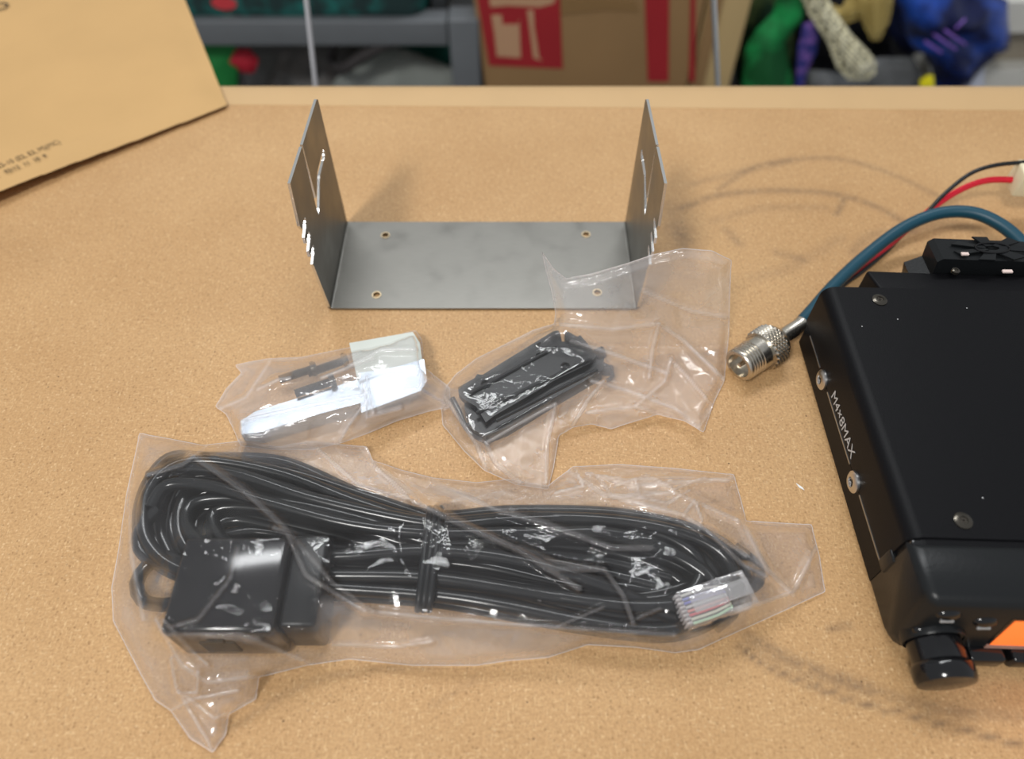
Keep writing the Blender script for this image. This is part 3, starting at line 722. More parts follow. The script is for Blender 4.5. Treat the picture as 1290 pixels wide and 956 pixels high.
def flap(U, V):
    """upper half of the bag stands up against the front edges of the bracket"""
    return .048 * np.clip((436 - V) / 118., 0, 1.1) ** 1.25
b2 = [(683, 318), (697, 338), (713, 351), (745, 345), (790, 332), (822, 321), (860, 313), (897, 316), (921, 328), (919, 380), (918, 420), (915, 450), (912, 480), (900, 505), (886, 544), (862, 530), (828, 522), (798, 531), (770, 540), (745, 534), (722, 538), (704, 549), (697, 590), (690, 616), (650, 610), (610, 592), (585, 568), (558, 535), (556, 512), (560, 490), (574, 472), (600, 452), (640, 432), (672, 416), (698, 408), (700, 394), (696, 370), (688, 340)]
def ob2(U, V): return np.where(inside(U, V, outl), .0118, np.where(inside(U, V, low), .0090, 0.)) * 1.0
cr2 = [([(697, 338), (713, 351), (745, 345), (822, 321)], .0012, 5), ([(830, 408), (822, 440), (818, 475)], .0025, 6), ([(830, 408), (862, 430), (912, 478)], .003, 7),
       ([(845, 452), (838, 480), (800, 512)], .002, 6), ([(886, 544), (850, 515), (790, 492), (745, 480)], .003, 8), ([(880, 540), (898, 512), (862, 470), (845, 452)], .0015, 5),
       ([(700, 508), (660, 530), (612, 558)], .002, 7), ([(700, 510), (690, 560), (688, 608)], .0022, 6), ([(612, 558), (625, 585), (655, 608)], .002, 7),
       ([(720, 430), (770, 445), (840, 470)], .0022, 7), ([(760, 480), (740, 505), (722, 536)], .002, 6), ([(700, 408), (770, 415), (830, 408)], .0018, 7),
       ([(560, 500), (600, 560), (612, 592)], .0018, 6), ([(812, 368), (870, 392), (915, 400)], .0016, 6), ([(740, 520), (800, 512), (880, 540)], .0018, 6)]
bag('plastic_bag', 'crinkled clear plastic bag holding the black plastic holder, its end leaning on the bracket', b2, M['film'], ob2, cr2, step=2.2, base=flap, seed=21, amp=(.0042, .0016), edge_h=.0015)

# ================================================================== BAG 1 : silver hardware
sp1 = thing('metal_plate', 'bright folded aluminium plate inside the left clear bag', 'plate', P(410, 510, 0))
q = [(303, 530), (322, 518), (470, 472), (532, 458), (538, 478), (520, 490), (400, 522), (325, 545), (304, 547)]
MB().prism(hp(q, .009), .0005, .009).build('lower_bar', M['alu'], sp1, 30)
q = [(452, 470), (500, 462), (534, 452), (538, 480), (530, 492), (455, 520)]
MB().prism(hp(q, .0112), .0091, .0112).build('end_tab', M['alu'], sp1, 30)
sl1 = MB().prism(hp([(440, 432), (520, 418), (529, 432), (533, 462), (450, 478)], .0098), .0092, .0098)
tag(sl1.build('paper_slip', M['paper'], None), 'small white slip in the upper right corner of the left clear bag', 'paper')
for i, (a_, b_, lb) in enumerate((((352, 478), (402, 462), 'dark screw lying leftmost in the left clear bag'), ((388, 470), (440, 452), 'dark screw lying rightmost in the left clear bag, by the white slip'), ((372, 496), (425, 478), 'dark screw lying lowest in the left clear bag, above the bright plate'))):
    h = .0105 if i == 2 else .006
    p0 = Vector(P(*a_, h)); p1 = Vector(P(*b_, h)); dd = (p1 - p0).normalized(); ln_ = (p1 - p0).length
    t_ = thing('screw', lb, 'screw', P(*a_, 0), 'screws in the left clear bag')
    pr_ = [(.0001, -.0001), (.0018, 0)]; zz = 0
    while zz < ln_ - .004: pr_ += [(.0021, zz + .0003), (.0017, zz + .0007)]; zz += .0008
    MB().lathe(pr_ + [(.0001, zz + .0008)], p0, dd, 14).build('shank', M['blackscrew'], t_, 30)
    MB().lathe([(.0001, 0), (.0034, 0), (.0036, .0012), (.0028, .0026), (.0001, .0028)], p0 + dd * zz, dd, 20).build('head', M['blackscrew'], t_, 35)
b1 = [(272, 512), (285, 490), (304, 470), (297, 460), (314, 456), (338, 452), (380, 450), (430, 440), (480, 430), (515, 418), (524, 417), (531, 428), (534, 462), (548, 474), (566, 488), (568, 512), (540, 518), (500, 530), (465, 545), (432, 557), (395, 566), (340, 566), (303, 561), (294, 540), (285, 522)]
def ob1(U, V): return np.maximum(np.where(inside(U, V, q_lo), .0100, 0), np.where(inside(U, V, q_up), .0120, 0))
q_lo = [(303, 530), (322, 518), (345, 480), (400, 455), (445, 448), (532, 458), (538, 478), (520, 492), (400, 528), (325, 556), (304, 556)]
q_up = [(370, 492), (430, 470), (440, 435), (522, 418), (534, 455), (538, 480), (530, 492), (455, 520)]
cr1 = [([(305, 530), (370, 515), (455, 498), (462, 494)], .0026, 7), ([(458, 484), (462, 505), (440, 535), (428, 556)], .0026, 6), ([(462, 495), (462, 526), (505, 515)], .0015, 5),
       ([(405, 476), (440, 462), (470, 452)], .0015, 6), ([(534, 462), (530, 490), (566, 512)], .002, 6), ([(325, 490), (350, 478), (365, 476)], .0018, 7), ([(534, 440), (480, 440), (440, 460)], .0015, 7),
       ([(304, 530), (300, 560)], .0025, 9), ([(278, 515), (310, 500), (340, 455)], .0012, 7), ([(462, 475), (470, 520)], .0014, 5)]
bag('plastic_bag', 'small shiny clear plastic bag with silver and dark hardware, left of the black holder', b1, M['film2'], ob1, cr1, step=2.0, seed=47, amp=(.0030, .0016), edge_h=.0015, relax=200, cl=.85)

# ================================================================== BIG BAG : coiled cable, connector box, clear plug
coil = thing('coiled_cable', 'black cable coiled and tied inside the largest clear bag', 'cable', P(540, 720, 0))
O = [(545, 650), (460, 618), (360, 582), (260, 570), (207, 582), (184, 620), (184, 672), (215, 715), (300, 742), (400, 752), (545, 757), (640, 770), (740, 786), (830, 798), (895, 784), (940, 750), (940, 712), (902, 678), (840, 655), (760, 645), (650, 648)]
I = [(545, 700), (460, 684), (380, 668), (310, 655), (275, 655), (268, 668), (285, 684), (315, 694), (360, 700), (440, 706), (545, 712), (640, 724), (740, 746), (800, 754), (845, 750), (868, 736), (862, 722), (835, 706), (790, 696), (720, 690), (640, 694)]
RC = .0026
cord = MB(); strands = []
nl = 7
for k in range(nl):
    t = k / (nl - 1); lvl = .0030 if k % 2 == 0 else .0078
    if k in (1, 4): lvl = .0120
    rr = np.random.RandomState(100 + k); ph = rr.uniform(0, 6)
    pts = []
    for j, (o_, i_) in enumerate(zip(O, I)):
        tie = abs(j - 0) < 1 or j == 10
        jx = 0 if tie else 7 * math.sin(ph + j * 1.3); jy = 0 if tie else 5 * math.cos(ph * 1.7 + j * 1.1)
        end = math.exp(-((j - 5) / 2.) ** 2)
        pts.append((o_[0] * (1 - t) + i_[0] * t + jx - (14 * math.sin(k * 2.1) * end), o_[1] * (1 - t) + i_[1] * t + jy, lvl + .0012 * math.sin(j + ph) * (0 if tie else 1)))
    pts = [(u, max(v, 577) if u < 400 else v, h) for u, v, h in pts]
    strands.append(pts); cord.tube([P(*p) for p in pts], RC, 12, True)
ex = [[(200, 640, .0125), (178, 665, .011), (176, 690, .010), (200, 708, .010), (260, 712, .0125), (330, 704, .0140), (440, 700, .0150), (545, 694, .0150), (650, 706, .0145), (760, 738, .012), (840, 775, .010), (872, 790, .006)],
      [(250, 722, .012), (212, 702, .010), (186, 712, .008), (172, 735, .006), (180, 756, .005), (205, 762, .006), (240, 756, .010)],
      [(190, 640, .0135), (210, 612, .0140), (262, 612, .0150), (340, 634, .0155), (440, 660, .0155), (545, 672, .0150), (650, 672, .014), (760, 674, .012), (850, 700, .011), (905, 738, .010), (925, 765, .006), (900, 790, .004)],
      [(188, 600, .010), (230, 590, .013), (300, 598, .014), (400, 630, .014), (545, 660, .0135), (640, 656, .012), (740, 655, .011), (830, 672, .011), (880, 705, .010), (870, 745, .010), (800, 765, .010), (700, 752, .012), (545, 728, .014), (400, 724, .013), (300, 718, .012)]]
for pts in ([(545, 676), (640, 672), (760, 674), (850, 700), (892, 740)], [(545, 688), (640, 684), (760, 694), (830, 715), (868, 745), (850, 765)], [(545, 700), (660, 704), (760, 722), (850, 744)],
            [(545, 706), (620, 716), (700, 735), (780, 752), (850, 768)], [(255, 704), (246, 668), (262, 644), (330, 645), (430, 668)], [(275, 700), (268, 672), (300, 655), (400, 678)],
            [(545, 682), (650, 692), (760, 706), (846, 728)], [(230, 604), (340, 618), (450, 656), (545, 680)], [(240, 628), (340, 640), (430, 672), (545, 690)], [(230, 690), (300, 672), (340, 672), (430, 690), (545, 700)],
            [(200, 690), (186, 650), (196, 608), (240, 585), (330, 590), (440, 628)], [(215, 700), (200, 660), (210, 622), (250, 600), (330, 606), (440, 640)], [(230, 700), (216, 665), (226, 636), (262, 620), (330, 626), (440, 652)],
            [(196, 600), (230, 580), (290, 578), (370, 596), (450, 622), (545, 654)], [(215, 650), (280, 640), (360, 656), (450, 682), (545, 694)], [(700, 660), (800, 668), (870, 700), (915, 742), (890, 775)], [(720, 735), (800, 742), (850, 760), (820, 782), (720, 776)]):
    ex.append([(u, v, .0034 + .0008 * (i % 2)) for i, (u, v) in enumerate(pts)])
for pts in ex: strands.append(pts); cord.tube([P(*p) for p in pts], RC, 12)
cord.build('cord', M['rubber'], coil, 70)
# tie
def tie_ring(u, du):
    p = []
    for k in range(28):
        a_ = 2 * PI * k / 28; ca, sa = math.cos(a_), math.sin(a_)
        v_ = 704 - 64 * math.copysign(abs(ca) ** .6, ca); h = .0092 + .0088 * math.copysign(abs(sa) ** .6, sa)
        p.append(P(u + du + (704 - v_) * .12, v_, max(h, .0007)))
    return p
mb = MB()
for du in (-7, 0, 7): mb.tube(tie_ring(541, du), .0013, 8, True, .002)
mb.tube([P(548, 640, .016), P(553, 648, .016), P(558, 652, .0155), P(554, 657, .016)], .0016, 8)
mb.build('cable_tie', M['blackplastic'], coil, 60)
# jack box
jb = thing('jack_box', 'black plastic jack box at the left end of the coiled cable, inside the bag', 'connector', P(300, 800, 0)) if False else coil
yb0 = .0745; hb = .0265
bxs = MB(); bxs.box((-.1165, yb0, .0006), (-.0790, yb0 + .034, hb), .0022)
jbx = bxs.build('jack_box', M['blackgloss'], coil, 40)
MB().box((-.0785, yb0 + .003, .0006), (-.0660, yb0 + .036, hb - .003), .0015).build('jack_box_cap', M['blackplastic'], coil, 40)
MB().box((-.1065, yb0 - .0004, .006), (-.0945, yb0 + .002, .0165), .0003).build('jack_opening', M['ink'], jbx)
MB().box((-.1035, yb0 - .0007, .0155), (-.0975, yb0 + .001, .0185), .0003).build('latch_notch', M['ink'], jbx)
# clear plug
pl = thing('modular_plug', 'clear eight-contact modular plug at the right end of the bagged cable', 'plug', P(900, 765, 0))
hz_ = .0150
A = Vector(P(859, 770, .0165)); B = Vector(P(943, 741, .0165)); ex_ = (B - A).normalized(); ey_ = Vector((-ex_.y, ex_.x, 0)); ez_ = ex_.cross(ey_)
LW = (B - A).length
mt = Matrix(((ex_.x, ey_.x, ez_.x, A.x), (ex_.y, ey_.y, ez_.y, A.y), (ex_.z, ey_.z, ez_.z, A.z), (0, 0, 0, 1)))
wd = .0062
shell = MB(); shell.box((0, -wd, -.004), (LW * .62, wd, .0028), .0004, mt); shell.box((LW * .62, -wd, -.0035), (LW, wd, -.0020), .0003, mt)
shell.box((LW * .62, -wd, -.0030), (LW, -wd + .0012, .0028), .0003, mt); shell.box((LW * .62, wd - .0012, -.0030), (LW, wd, .0028), .0003, mt); shell.box((LW * .93, -wd, .0015), (LW, wd, .0028), .0003, mt)
shell.build('plug_body', M['clearplug'], pl, 30)
MB().box((LW * .12, -.003, .0032), (LW * .98, .003, .0044), .0004, mt).build('latch_lever', M['clearplug'], pl, 30)
for k in range(8):
    y = -wd + .0012 + k * (2 * wd - .0024) / 7
    MB().box((-.0009, y - .00032, -.0036), (.0012, y + .00032, .0024), .0001, mt).build('contact', M['filmedge'], pl)
for k in range(8):
    y = -wd + .0012 + k * (2 * wd - .0024) / 7
    cw = [(.5, .75, .5), (.75, .75, .6), (.75, .05, .08), (.85, .25, .2), (.7, .7, .7), (.1, .12, .55), (.2, .25, .65), (.75, .72, .65)][k]
    nm = 'wire_colour_%d' % k
    MB().tube([mt @ Vector((.002, y, -.0002)), mt @ Vector((LW * .45, y, -.0004)), mt @ Vector((LW * .68, y * .75, -.0006))], .00046, 8).build('core_wire', mat(nm, cw, .35), pl, 60)
MB().tube([mt @ Vector((LW * .70, 0, 0)), mt @ Vector((LW * .85, 0, 0)), mt @ Vector((LW + .004, .001, 0)), Vector(P(952, 712, .008)), Vector(P(925, 690, .006))], .0024, 12).build('cord_end', M['rubber'], pl, 60)

b3 = [(176, 546), (215, 553), (255, 561), (300, 556), (352, 563), (365, 560), (393, 556), (430, 560), (462, 563), (470, 580), (505, 592), (545, 602), (600, 608), (640, 604), (690, 612), (722, 588), (780, 585), (850, 590), (924, 598), (932, 625), (940, 656), (985, 659), (1022, 661), (1032, 700), (1039, 745), (990, 768), (930, 795), (880, 818), (850, 822), (800, 815), (740, 812), (690, 828), (640, 832), (600, 838), (520, 838), (440, 830), (385, 838), (326, 853), (322, 880), (288, 900), (284, 925), (268, 947), (240, 930), (215, 895), (196, 882), (178, 850), (160, 815), (143, 782), (141, 740), (150, 690), (160, 620), (170, 575)]
def ob3(U, V):
    h = np.zeros(np.shape(U))
    for pts in strands:
        for i in range(len(pts) - (0 if len(pts) == 21 else 1)):
            a_, b_ = pts[i], pts[(i + 1) % len(pts)]
            d_, _, _ = seg_dist(U, V, a_[:2], b_[:2]); k = d_ < 10
            h = np.where(k, np.maximum(h, (a_[2] + b_[2]) / 2 + RC + .0003), h)
    # the two boxes: seen top, then seen front face
    def boxh(x0, x1, y0, y1, hb_):
        # height at which a sight ray enters the box
        k = H_ / 2 - V; dx = U - W_ / 2; dy = F_ * cp_ + k * sp_; dz = -F_ * sp_ + k * cp_
        t1 = (hb_ - CH) / dz; x = dx * t1; y = dy * t1
        on = (x > x0) & (x < x1) & (y > y0) & (y < y1)
        t2 = y0 / dy; x2 = dx * t2; z2 = CH + dz * t2; fr_ = (x2 > x0) & (x2 < x1) & (z2 > 0) & (z2 < hb_)
        return np.where(on, hb_ + .0005, np.where(fr_, z2 + .0012, 0))
    h = np.maximum(h, boxh(-.1175, -.078, yb0 - .0012, yb0 + .0345, hb)); h = np.maximum(h, boxh(-.079, -.0645, yb0 + .001, yb0 + .037, hb - .003))
    h = np.where((U > 526) & (U < 566) & (V > 634) & (V < 772), np.maximum(h, .0205), h)
    h = np.where(inside(U, V, [(850, 742), (870, 800), (948, 772), (946, 712)]), np.maximum(h, .0225), h)
    return h
cr3 = [([(240, 572), (310, 620), (358, 664)], .0030, 8), ([(345, 665), (362, 672), (386, 725), (460, 770)], .0030, 7), ([(358, 664), (420, 735), (470, 770)], .0018, 6),
       ([(186, 598), (230, 585), (262, 560)], .0020, 7), ([(470, 580), (540, 640), (600, 668), (650, 690), (730, 742)], .0026, 8), ([(520, 632), (590, 665), (650, 692), (700, 716), (762, 718)], .0032, 8),
       ([(762, 718), (785, 750), (798, 785)], .0032, 7), ([(804, 778), (832, 766)], .0020, 4), ([(460, 770), (560, 780), (700, 790), (850, 800)], .0022, 7),
       ([(545, 605), (620, 640), (690, 660), (770, 690), (820, 690)], .0016, 9), ([(300, 690), (290, 730), (250, 780), (215, 790)], .0014, 5), ([(205, 780), (240, 818), (262, 838)], .0022, 5),
       ([(212, 800), (300, 798), (350, 818), (395, 838)], .0020, 6), ([(196, 780), (230, 840), (262, 860), (322, 852)], .0015, 8), ([(215, 830), (222, 868), (245, 905), (268, 945)], .0022, 6),
       ([(250, 845), (248, 872), (222, 872)], .0025, 5), ([(225, 870), (270, 905), (284, 900)], .0022, 6), ([(215, 895), (245, 880), (300, 870)], .0018, 6),
       ([(712, 590), (760, 622), (860, 648), (940, 700)], .0022, 8), ([(755, 600), (800, 612), (924, 602)], .0024, 9), ([(770, 625), (850, 620), (930, 655)], .0020, 7),
       ([(860, 650), (875, 630), (885, 655)], .0030, 6), ([(935, 655), (965, 715), (1000, 750)], .0020, 9), ([(890, 668), (935, 710), (965, 726)], .0024, 7), ([(1028, 690), (1000, 745), (930, 770)], .0016, 8),
       ([(460, 562), (475, 590), (520, 632)], .0022, 5), ([(400, 565), (450, 610), (520, 630)], .0012, 6), ([(700, 790), (760, 765)], .0012, 4), ([(160, 600), (165, 700), (180, 780)], .0012, 9),
       ([(725, 590), (735, 612), (700, 620)], .0026, 5), ([(545, 808), (500, 815), (420, 812)], .0014, 5), ([(740, 596), (790, 604), (860, 600), (918, 606)], .0018, 6), ([(775, 612), (815, 598), (850, 616), (890, 600)], .0016, 5), ([(800, 600), (806, 625), (840, 634), (868, 618)], .0015, 5), ([(752, 600), (770, 622), (812, 628)], .0016, 6), ([(655, 688), (700, 708), (760, 716)], .0016, 5)]
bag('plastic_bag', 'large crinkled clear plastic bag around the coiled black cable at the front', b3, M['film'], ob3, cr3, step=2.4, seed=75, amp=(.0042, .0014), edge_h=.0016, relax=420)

# small debris on the board
dbm = mat('white_chip', (.85, .85, .82), .5)
c = P(1007, 613, .0003)
tag(MB().prism([(c[0] - .001, c[1] + .0016), (c[0] + .0012, c[1] - .0004), (c[0] + .0016, c[1] - .0016), (c[0] - .0002, c[1] - .0004)], 0.0001, .0005).build('plastic_chip', dbm), 'tiny white plastic chip on the bench left of the radio', 'debris')

# ================================================================== BEHIND THE BENCH
def pillow(name, label, cat, px, Y, depth, m, wr=.35, seed=1, step=6, bottom=None, parent=None, group=None):
    U, V, F, D = patch(px, step)
    d = np.array([PY(u, v, Y) for u, v in zip(U, V)]); d[:, 2] = np.maximum(d[:, 2], -.358)
    e = np.sqrt(np.clip(D / 40, 0, 1)); bmp = (crumple(U, V, 34, seed) - .5) * wr + (crumple(U, V, 14, seed + 3) - .5) * wr * .4
    off = depth * e * (.75 + bmp); k = (Y - off) / Y
    fr_ = np.stack([d[:, 0], Y - off, d[:, 2]], 1); bk = np.stack([d[:, 0], Y + depth * .8 * e + .002, d[:, 2]], 1)
    n = len(U); o = link_mesh(name, np.concatenate([fr_, bk]), [tuple(q[::-1]) for q in F] + [tuple(q + n) for q in F], m, parent, True)
    if parent is None: tag(o, label, cat, group)
    return o
YS = .85; SH = -.36
# low shelf everything stands on
ls = thing('low_shelf', 'dark low shelf board behind the bench carrying boxes and bags', 'shelf', (0, 1.1, -.75))
MB().box((-.95, .80, SH - .03), (1.25, 1.55, SH)).build('shelf_board', mat('dark_shelf', (.06, .06, .06), .6, var=.2), ls)
for x_ in (-.93, .0, 1.19): 
    for y_ in (.82, 1.49): MB().box((x_, y_, -.75), (x_ + .04, y_ + .04, SH - .0305)).build('leg', legm, ls)
# grey metal rack
gm_ = mat('grey_painted_steel', (.13, .14, .15), .45, var=.1, vscale=25)
rk = thing('metal_rack', 'grey steel rack frame behind the bench, left of the cardboard box', 'rack', (-.35, .9, SH))
z0 = PY(400, 58, .86)[2]; z1 = PY(400, 27, .86)[2]
MB().box((-.62, .86, z0), (-.078, .89, z1), .002).build('front_beam', gm_, rk, 40)
MB().box((-.076, .855, SH), (-.040, .89, z1 + .004), .002).build('upright', gm_, rk, 40)
MB().box((-.655, .855, SH), (-.621, .89, z1 + .004), .002).build('upright', gm_, rk, 40)
MB().box((-.62, .8905, z0 + .012), (-.078, 1.35, z0 + .018)).build('rack_board', gm_, rk)
MB().box((-.076, 1.33, SH), (-.040, 1.365, z1 + .004), .002).build('upright', gm_, rk, 40)
# teal speckled sack on the rack
def speckle(name, a, b, c_, sc=60):
    m = mat(name, a, .7); nt = m.node_tree; N = nt.nodes.new; L = nt.links.new; bs = nt.nodes['Principled BSDF']
    tc = N('ShaderNodeTexCoord'); n1 = N('ShaderNodeTexNoise'); n1.inputs['Scale'].default_value = sc; n1.inputs['Detail'].default_value = 8; L(tc.outputs['Object'], n1.inputs['Vector'])
    r = N('ShaderNodeValToRGB'); r.color_ramp.elements[0].position = .47; r.color_ramp.elements[0].color = (*a, 1); r.color_ramp.elements[1].position = .66; r.color_ramp.elements[1].color = (*b, 1)
    L(n1.outputs['Fac'], r.inputs[0]); L(r.outputs[0], bs.inputs['Base Color']); return m
zb = z0 + .019
sk = MB().box((-.560, .875, zb), (-.100, 1.15, zb + .12), .02)
sk.v = [(x - (z - zb) * .12 * (1 if x > -.3 else -1) , y + .006 * math.sin(x * 60), z) for x, y, z in sk.v]
sack = sk.build('printed_sack', speckle('teal_print', (.012, .035, .035), (.012, .16, .14), None, 45), None, 40)
tag(sack, 'dark teal patterned sack with a small red print on the grey rack', 'sack')
c = PY(284, 6, .873)
lg = MB().prism([(a, b) for a, b in circ(c[0], c[2], .026, 16)], .872, .8745, mtx=XZ); lg.v = [(x, y, c[2] + (z - c[2]) * .5) for x, y, z in lg.v]
lg.build('print_patch', mat('pale_green_print', (.25, .45, .38), .6), sack)
c = PY(282, 4, .87)
lg = MB().prism([(a, b) for a, b in circ(c[0], c[2], .015, 16)], .870, .8718, mtx=XZ); lg.v = [(x, y, c[2] + (z - c[2]) * .55) for x, y, z in lg.v]
lg.build('print_patch', mat('red_print', (.55, .04, .05), .6), sack)
MB().box((-.099, .90, zb), (-.078, 1.10, zb + .16), .004).build('divider_panel', mat('dark_grey_panel', (.05, .055, .06), .5), rk, 40)
# items under the beam
grn = mat('green_cloth', (.01, .20, .04), .7, var=.3, vscale=30); 
pillow('green_bag', 'green plastic bag partly hidden behind the envelope, beside the red cloth', 'bag', [(225, 45), (270, 45), (298, 60), (300, 100), (305, 165), (225, 165)], .90, .02, grn, seed=5)
pillow('red_cloth', 'crumpled red cloth under the grey rack beam', 'cloth', [(278, 72), (292, 62), (315, 62), (326, 76), (322, 92), (306, 92), (296, 84), (284, 84)], .90, .02, mat('red_cloth', (.45, .012, .03), .7), seed=6)
gp = mat('grey_plastic_sheet', (.16, .155, .15), .28, var=.35, vscale=40, bump=.6, bscale=60)
pillow('grey_plastic_bag', 'grey translucent crumpled bag under the rack beam, left of the pale bag', 'bag', [(308, 60), (340, 52), (400, 50), (450, 56), (470, 80), (465, 165), (300, 165), (302, 110)], 1.0, .04, gp, .6, seed=8)
pgp = mat('pale_plastic_sheet', (.25, .27, .25), .35, var=.15, vscale=30, bump=.3, bscale=50)
pillow('pale_plastic_bag', 'smooth pale grey bag under the rack beam, left of the rack upright', 'bag', [(420, 105), (440, 84), (470, 66), (500, 60), (530, 70), (570, 86), (600, 105), (600, 165), (415, 165)], .93, .035, pgp, .2, seed=9)
pillow('teal_bag', 'teal bag showing above the pale grey bag under the rack', 'bag', [(470, 54), (560, 54), (578, 60), (580, 160), (480, 160)], 1.02, .03, mat('teal_cloth', (.005, .15, .12), .6), .3, seed=10)
o = MB().tube([PY(420, 52, .93), PY(418, 78, .93), PY(432, 86, .885), PY(455, 72, .875), PY(480, 58, .87), PY(500, 52, .88)], .007, 10).build('hanging_rope', mat('dark_cord', (.04, .035, .035), .6), None, 60)
tag(o, 'dark rope hanging in front of the grey bag under the rack', 'rope')
# hanging cords / rods behind the bench
def rod(name, a, b, Y, r, m, label, cat='cord'):
    p = Vector(PY(*a, Y)); q = Vector(PY(*b, Y)); dd = (q - p); o = MB().tube([p - dd * .8, p, q, q + dd * 1.2], r, 12).build(name, m, None, 60); return tag(o, label, cat)
rod('pale_string', (386, 0), (397, 103), .52, .0019, mat('pale_cord', (.55, .55, .58), .4), 'pale grey string hanging behind the bench, above the left bracket upright', 'string')
rod('steel_rod', (899, 0), (904, 103), .52, .0021, mat('bright_rod', (.85, .86, .88), .18, 1), 'thin shiny steel rod behind the bench, in front of the cardboard boxes', 'rod')

# cardboard boxes
cb = mat('brown_cardboard', (.28, .165, .07), .75, var=.12, vscale=12, bump=.2, bscale=80)
cbl = mat('tan_cardboard', (.50, .36, .17), .75, var=.08, vscale=12)
rp = mat('red_carton_print', (.33, .012, .018), .6, var=.12, vscale=20); creamp = mat('cream_print', (.48, .28, .16), .7)
YC = .86
bx_ = thing('cardboard_box', 'brown cardboard box with red printing and red stripes behind the bench', 'box', (.08, 1.0, SH))
xa = PY(618, 100, YC)[0]; xb = PY(868, 100, YC)[0]; 
ctop = PY(700, -60, YC)[2]
mb = MB(); mb.box((xa, YC, SH), (xb, YC + .26, ctop), .004)
mb.v = [(x - (.022 * (z - SH) / (ctop - SH) if x < .1 else 0), y, z) for x, y, z in mb.v]
mb.build('carton', cb, bx_, 40)
def onface(name, px, m, par, th=.0012, Y=YC):
    q = [PY(u, v, Y) for u, v in px]; return MB().prism([(p[0], p[2]) for p in q], Y - th, Y + .0002, mtx=XZ).build(name, m, par)
o = onface('red_print', [(600, -8), (705, -8), (709, 86), (616, 82)], rp, bx_)
for k, px in enumerate(([(619, 18), (632, 18), (633, 30), (653, 30), (654, 22), (656, 72), (626, 70), (623, 42)], [(664, 12), (672, 12), (673, 34), (679, 72), (684, 76), (672, 72), (668, 40)], [(616, -4), (700, -4), (698, 3), (680, 8), (640, 6), (618, 8)])):
    onface('print_glyph', px, creamp, bx_, .0018)
onface('red_stripe', [(812, -8), (843, -8), (842, 102), (816, 102)], rp, bx_)
onface('flap_crease', [(706, -2), (800, 0), (805, 14), (760, 12), (706, 18)], mat('packing_tape', (.24, .14, .055), .3), bx_, .0016)
onface('red_stripe', [(870, -8), (876, -8), (875, 102), (868, 102)], rp, bx_)
b2_ = thing('cardboard_box', 'pale tan cardboard box behind the bench, right of the red printed box', 'box', (.26, 1.0, SH))
xc = PY(874, 100, YC - .01)[0] ; xd = PY(928, 100, YC - .01)[0]
MB().box((xb + .004, YC + .01, SH), (xd, YC + .30, ctop + .02), .003).build('carton', cbl, b2_, 40)
MB().box((xb + .006, YC + .006, SH), (xb + .022, YC + .0098, ctop + .01), .0008).build('edge_flap', cb, b2_, 40)

# right group: green bag, net, blue bag
pillow('green_bag', 'bright green plastic bag beside the tan cardboard box', 'bag', [(985, -40), (1015, -20), (1012, 25), (990, 52), (998, 100), (1005, 165), (930, 165), (940, 60), (955, 35), (975, 15)], .90, .03, speckle('bright_green_film', (.002, .09, .02), (.01, .40, .10), None, 14), .5, seed=14)
pillow('dark_green_bag', 'dark olive green bag behind the bright green bag', 'bag', [(925, -40), (1000, -40), (1000, 165), (925, 165)], 1.02, .03, speckle('olive_leaf', (.004, .03, .01), (.20, .28, .10), None, 14), .5, seed=15)
pillow('purple_cloth', 'small blue and purple printed cloth between green bag and cream net', 'cloth', [(1012, 30), (1024, 26), (1032, 45), (1028, 70), (1018, 88), (1010, 120), (1002, 120), (1006, 60)], .89, .015, speckle('purple_print', (.02, .03, .20), (.25, .12, .45), None, 60), .4, seed=16)
pillow('black_bag', 'black crumpled bag between the cream net and the blue bag', 'bag', [(1000, -30), (1140, -30), (1160, 40), (1150, 165), (1000, 165)], 1.04, .05, mat('black_film', (.012, .012, .016), .3, bump=.5, bscale=40), .5, seed=17)
pillow('grey_sheet', 'dark grey crumpled plastic at the foot of the cream net', 'plastic sheet', [(1015, 88), (1070, 92), (1108, 72), (1150, 72), (1162, 90), (1155, 165), (1010, 165)], .93, .03, mat('grey_film', (.12, .125, .13), .25, var=.5, vscale=50), .6, seed=18)
# net: knotted cream cord bag, knots built one by one into one mesh
netm = mat('cream_net_cord', (.74, .70, .50), .6); netg = mat('gold_net_cord', (.55, .42, .14), .6)
def net(name, label, px, Y, sp, r, m, knot):
    mb = MB(); U, V, F, D = patch(px, sp); pos = [Vector(PY(u, v, Y - .018 * math.sqrt(min(d_, 20) / 20) - .004 * math.sin(u * .5 + v * .7))) for u, v, d_ in zip(U, V, D)]
    es = set()
    for q in F:
        for a_, b_ in ((q[0], q[1]), (q[1], q[2]), (q[2], q[3]), (q[3], q[0])): es.add((min(a_, b_), max(a_, b_)))
    for a_, b_ in es:
        if (pos[a_] - pos[b_]).length > 1e-4: mb.tube([pos[a_], pos[b_]], r, 5, step=.05)
    if knot:
        for p in pos:
            mb.lathe([(r * .5, -knot), (knot, -knot * .5), (knot, knot * .5), (r * .5, knot)], p, (random.uniform(-1, 1), 1, random.uniform(-1, 1)), 7)
    o = mb.build(name, m, None, 60); return tag(o, label, 'net')
net('cream_net', 'cream knotted net strap hanging diagonally behind the bench', [(1002, -30), (1030, -30), (1045, 10), (1070, 45), (1095, 70), (1104, 88), (1092, 98), (1070, 98), (1056, 82), (1044, 50), (1022, 18)], .855, 7.5, .0017, netm, .0030)
net('golden_net', 'golden mesh net bag behind the cream net strap', [(1040, 2), (1060, 12), (1078, -20), (1128, -20), (1120, 25), (1108, 50), (1098, 50), (1084, 22), (1064, 30), (1052, 20)], .875, 4.5, .0011, netg, 0)
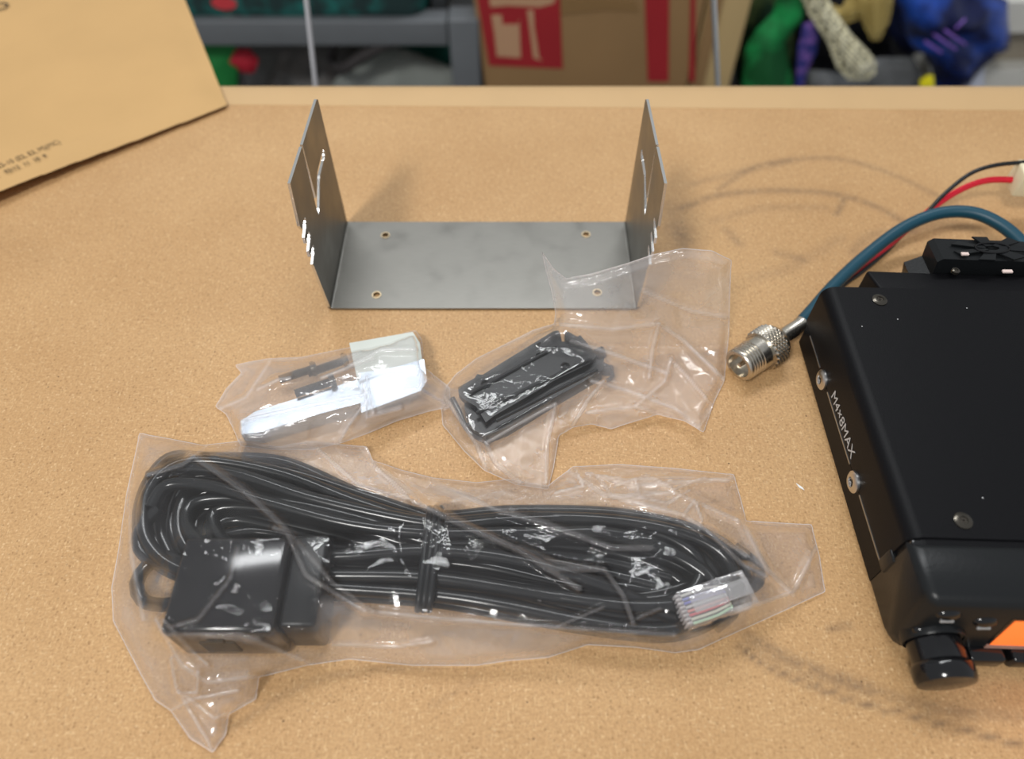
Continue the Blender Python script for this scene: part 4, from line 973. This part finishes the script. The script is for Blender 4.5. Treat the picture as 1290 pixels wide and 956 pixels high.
pillow('net_liner', 'pale yellow liner inside the golden mesh net', 'bag', [(1044, 4), (1062, 12), (1080, -20), (1126, -20), (1118, 25), (1107, 48), (1099, 48), (1085, 20), (1064, 28), (1054, 20)], .900, .012, mat('yellow_liner', (.40, .34, .16), .5), .3, seed=19)
# blue bag with purple print
blu = speckle('blue_bag_film', (.002, .006, .05), (.012, .07, .42), None, 16); blu.node_tree.nodes['Principled BSDF'].inputs['Roughness'].default_value = .3
bb = pillow('blue_bag', 'blue glossy shopping bag with faint purple print, right of the nets', 'bag', [(1118, -40), (1200, -40), (1270, 0), (1272, 62), (1250, 72), (1225, 90), (1205, 120), (1190, 165), (1170, 165), (1178, 95), (1165, 70), (1150, 60), (1130, 20)], .90, .045, blu, .8, seed=22)
pm = mat('purple_print', (.20, .10, .45), .5)
for k, (a_, b_) in enumerate((((1165, 52), (1186, 66)), ((1176, 43), (1204, 62)), ((1190, 38), (1216, 56)), ((1204, 36), (1216, 24)))):
    MB().tube([PY(*a_, .857), PY((a_[0] + b_[0]) / 2, (a_[1] + b_[1]) / 2, .855), PY(*b_, .857)], .0016, 6).build('print_stroke', pm, bb, 60)
pillow('dark_blue_fold', 'dark navy cloth bundle behind the blue bag', 'cloth', [(1120, -40), (1180, -40), (1180, 60), (1140, 70), (1120, 40)], .97, .03, mat('navy_cloth', (.006, .012, .07), .6), .5, seed=23)
pillow('yellow_wrapper', 'small bright yellow wrapper just behind the bench edge', 'wrapper', [(1160, 102), (1168, 96), (1176, 95), (1178, 110), (1182, 150), (1158, 150)], .84, .008, mat('yellow_film', (.85, .75, .01), .4), .3, seed=24, step=4)
pillow('white_bag', 'white plastic bag under the right side of the blue bag', 'bag', [(1205, 102), (1215, 90), (1240, 82), (1242, 165), (1200, 165)], .91, .02, mat('white_film', (.50, .53, .62), .4, var=.1), .4, seed=25)
# white shelf unit on the right
wsu = thing('white_shelf', 'white shelf unit behind the bench at the right edge of the photo', 'shelf', (.75, 1.05, SH))
wm = mat('white_laminate', (.66, .65, .60), .4); bgm = mat('beige_panel', (.30, .26, .20), .6)
za, zb2 = PY(1260, 42, .95)[2], PY(1260, 2, .95)[2]
MB().box((.585, .95, za), (1.2, 1.25, zb2), .001).build('shelf_board', wm, wsu)
zc, zd = PY(1260, 160, .95)[2], PY(1260, 88, .95)[2]
MB().box((.585, .95, max(zc, SH)), (1.2, 1.25, zd), .001).build('shelf_board', wm, wsu)
MB().box((.585, .975, zd + .0005), (1.2, .985, za - .0005)).build('back_panel', bgm, wsu)
MB().box((1.17, .986, zd + .0005), (1.2, 1.2395, za - .0005)).build('side_panel', wm, wsu)
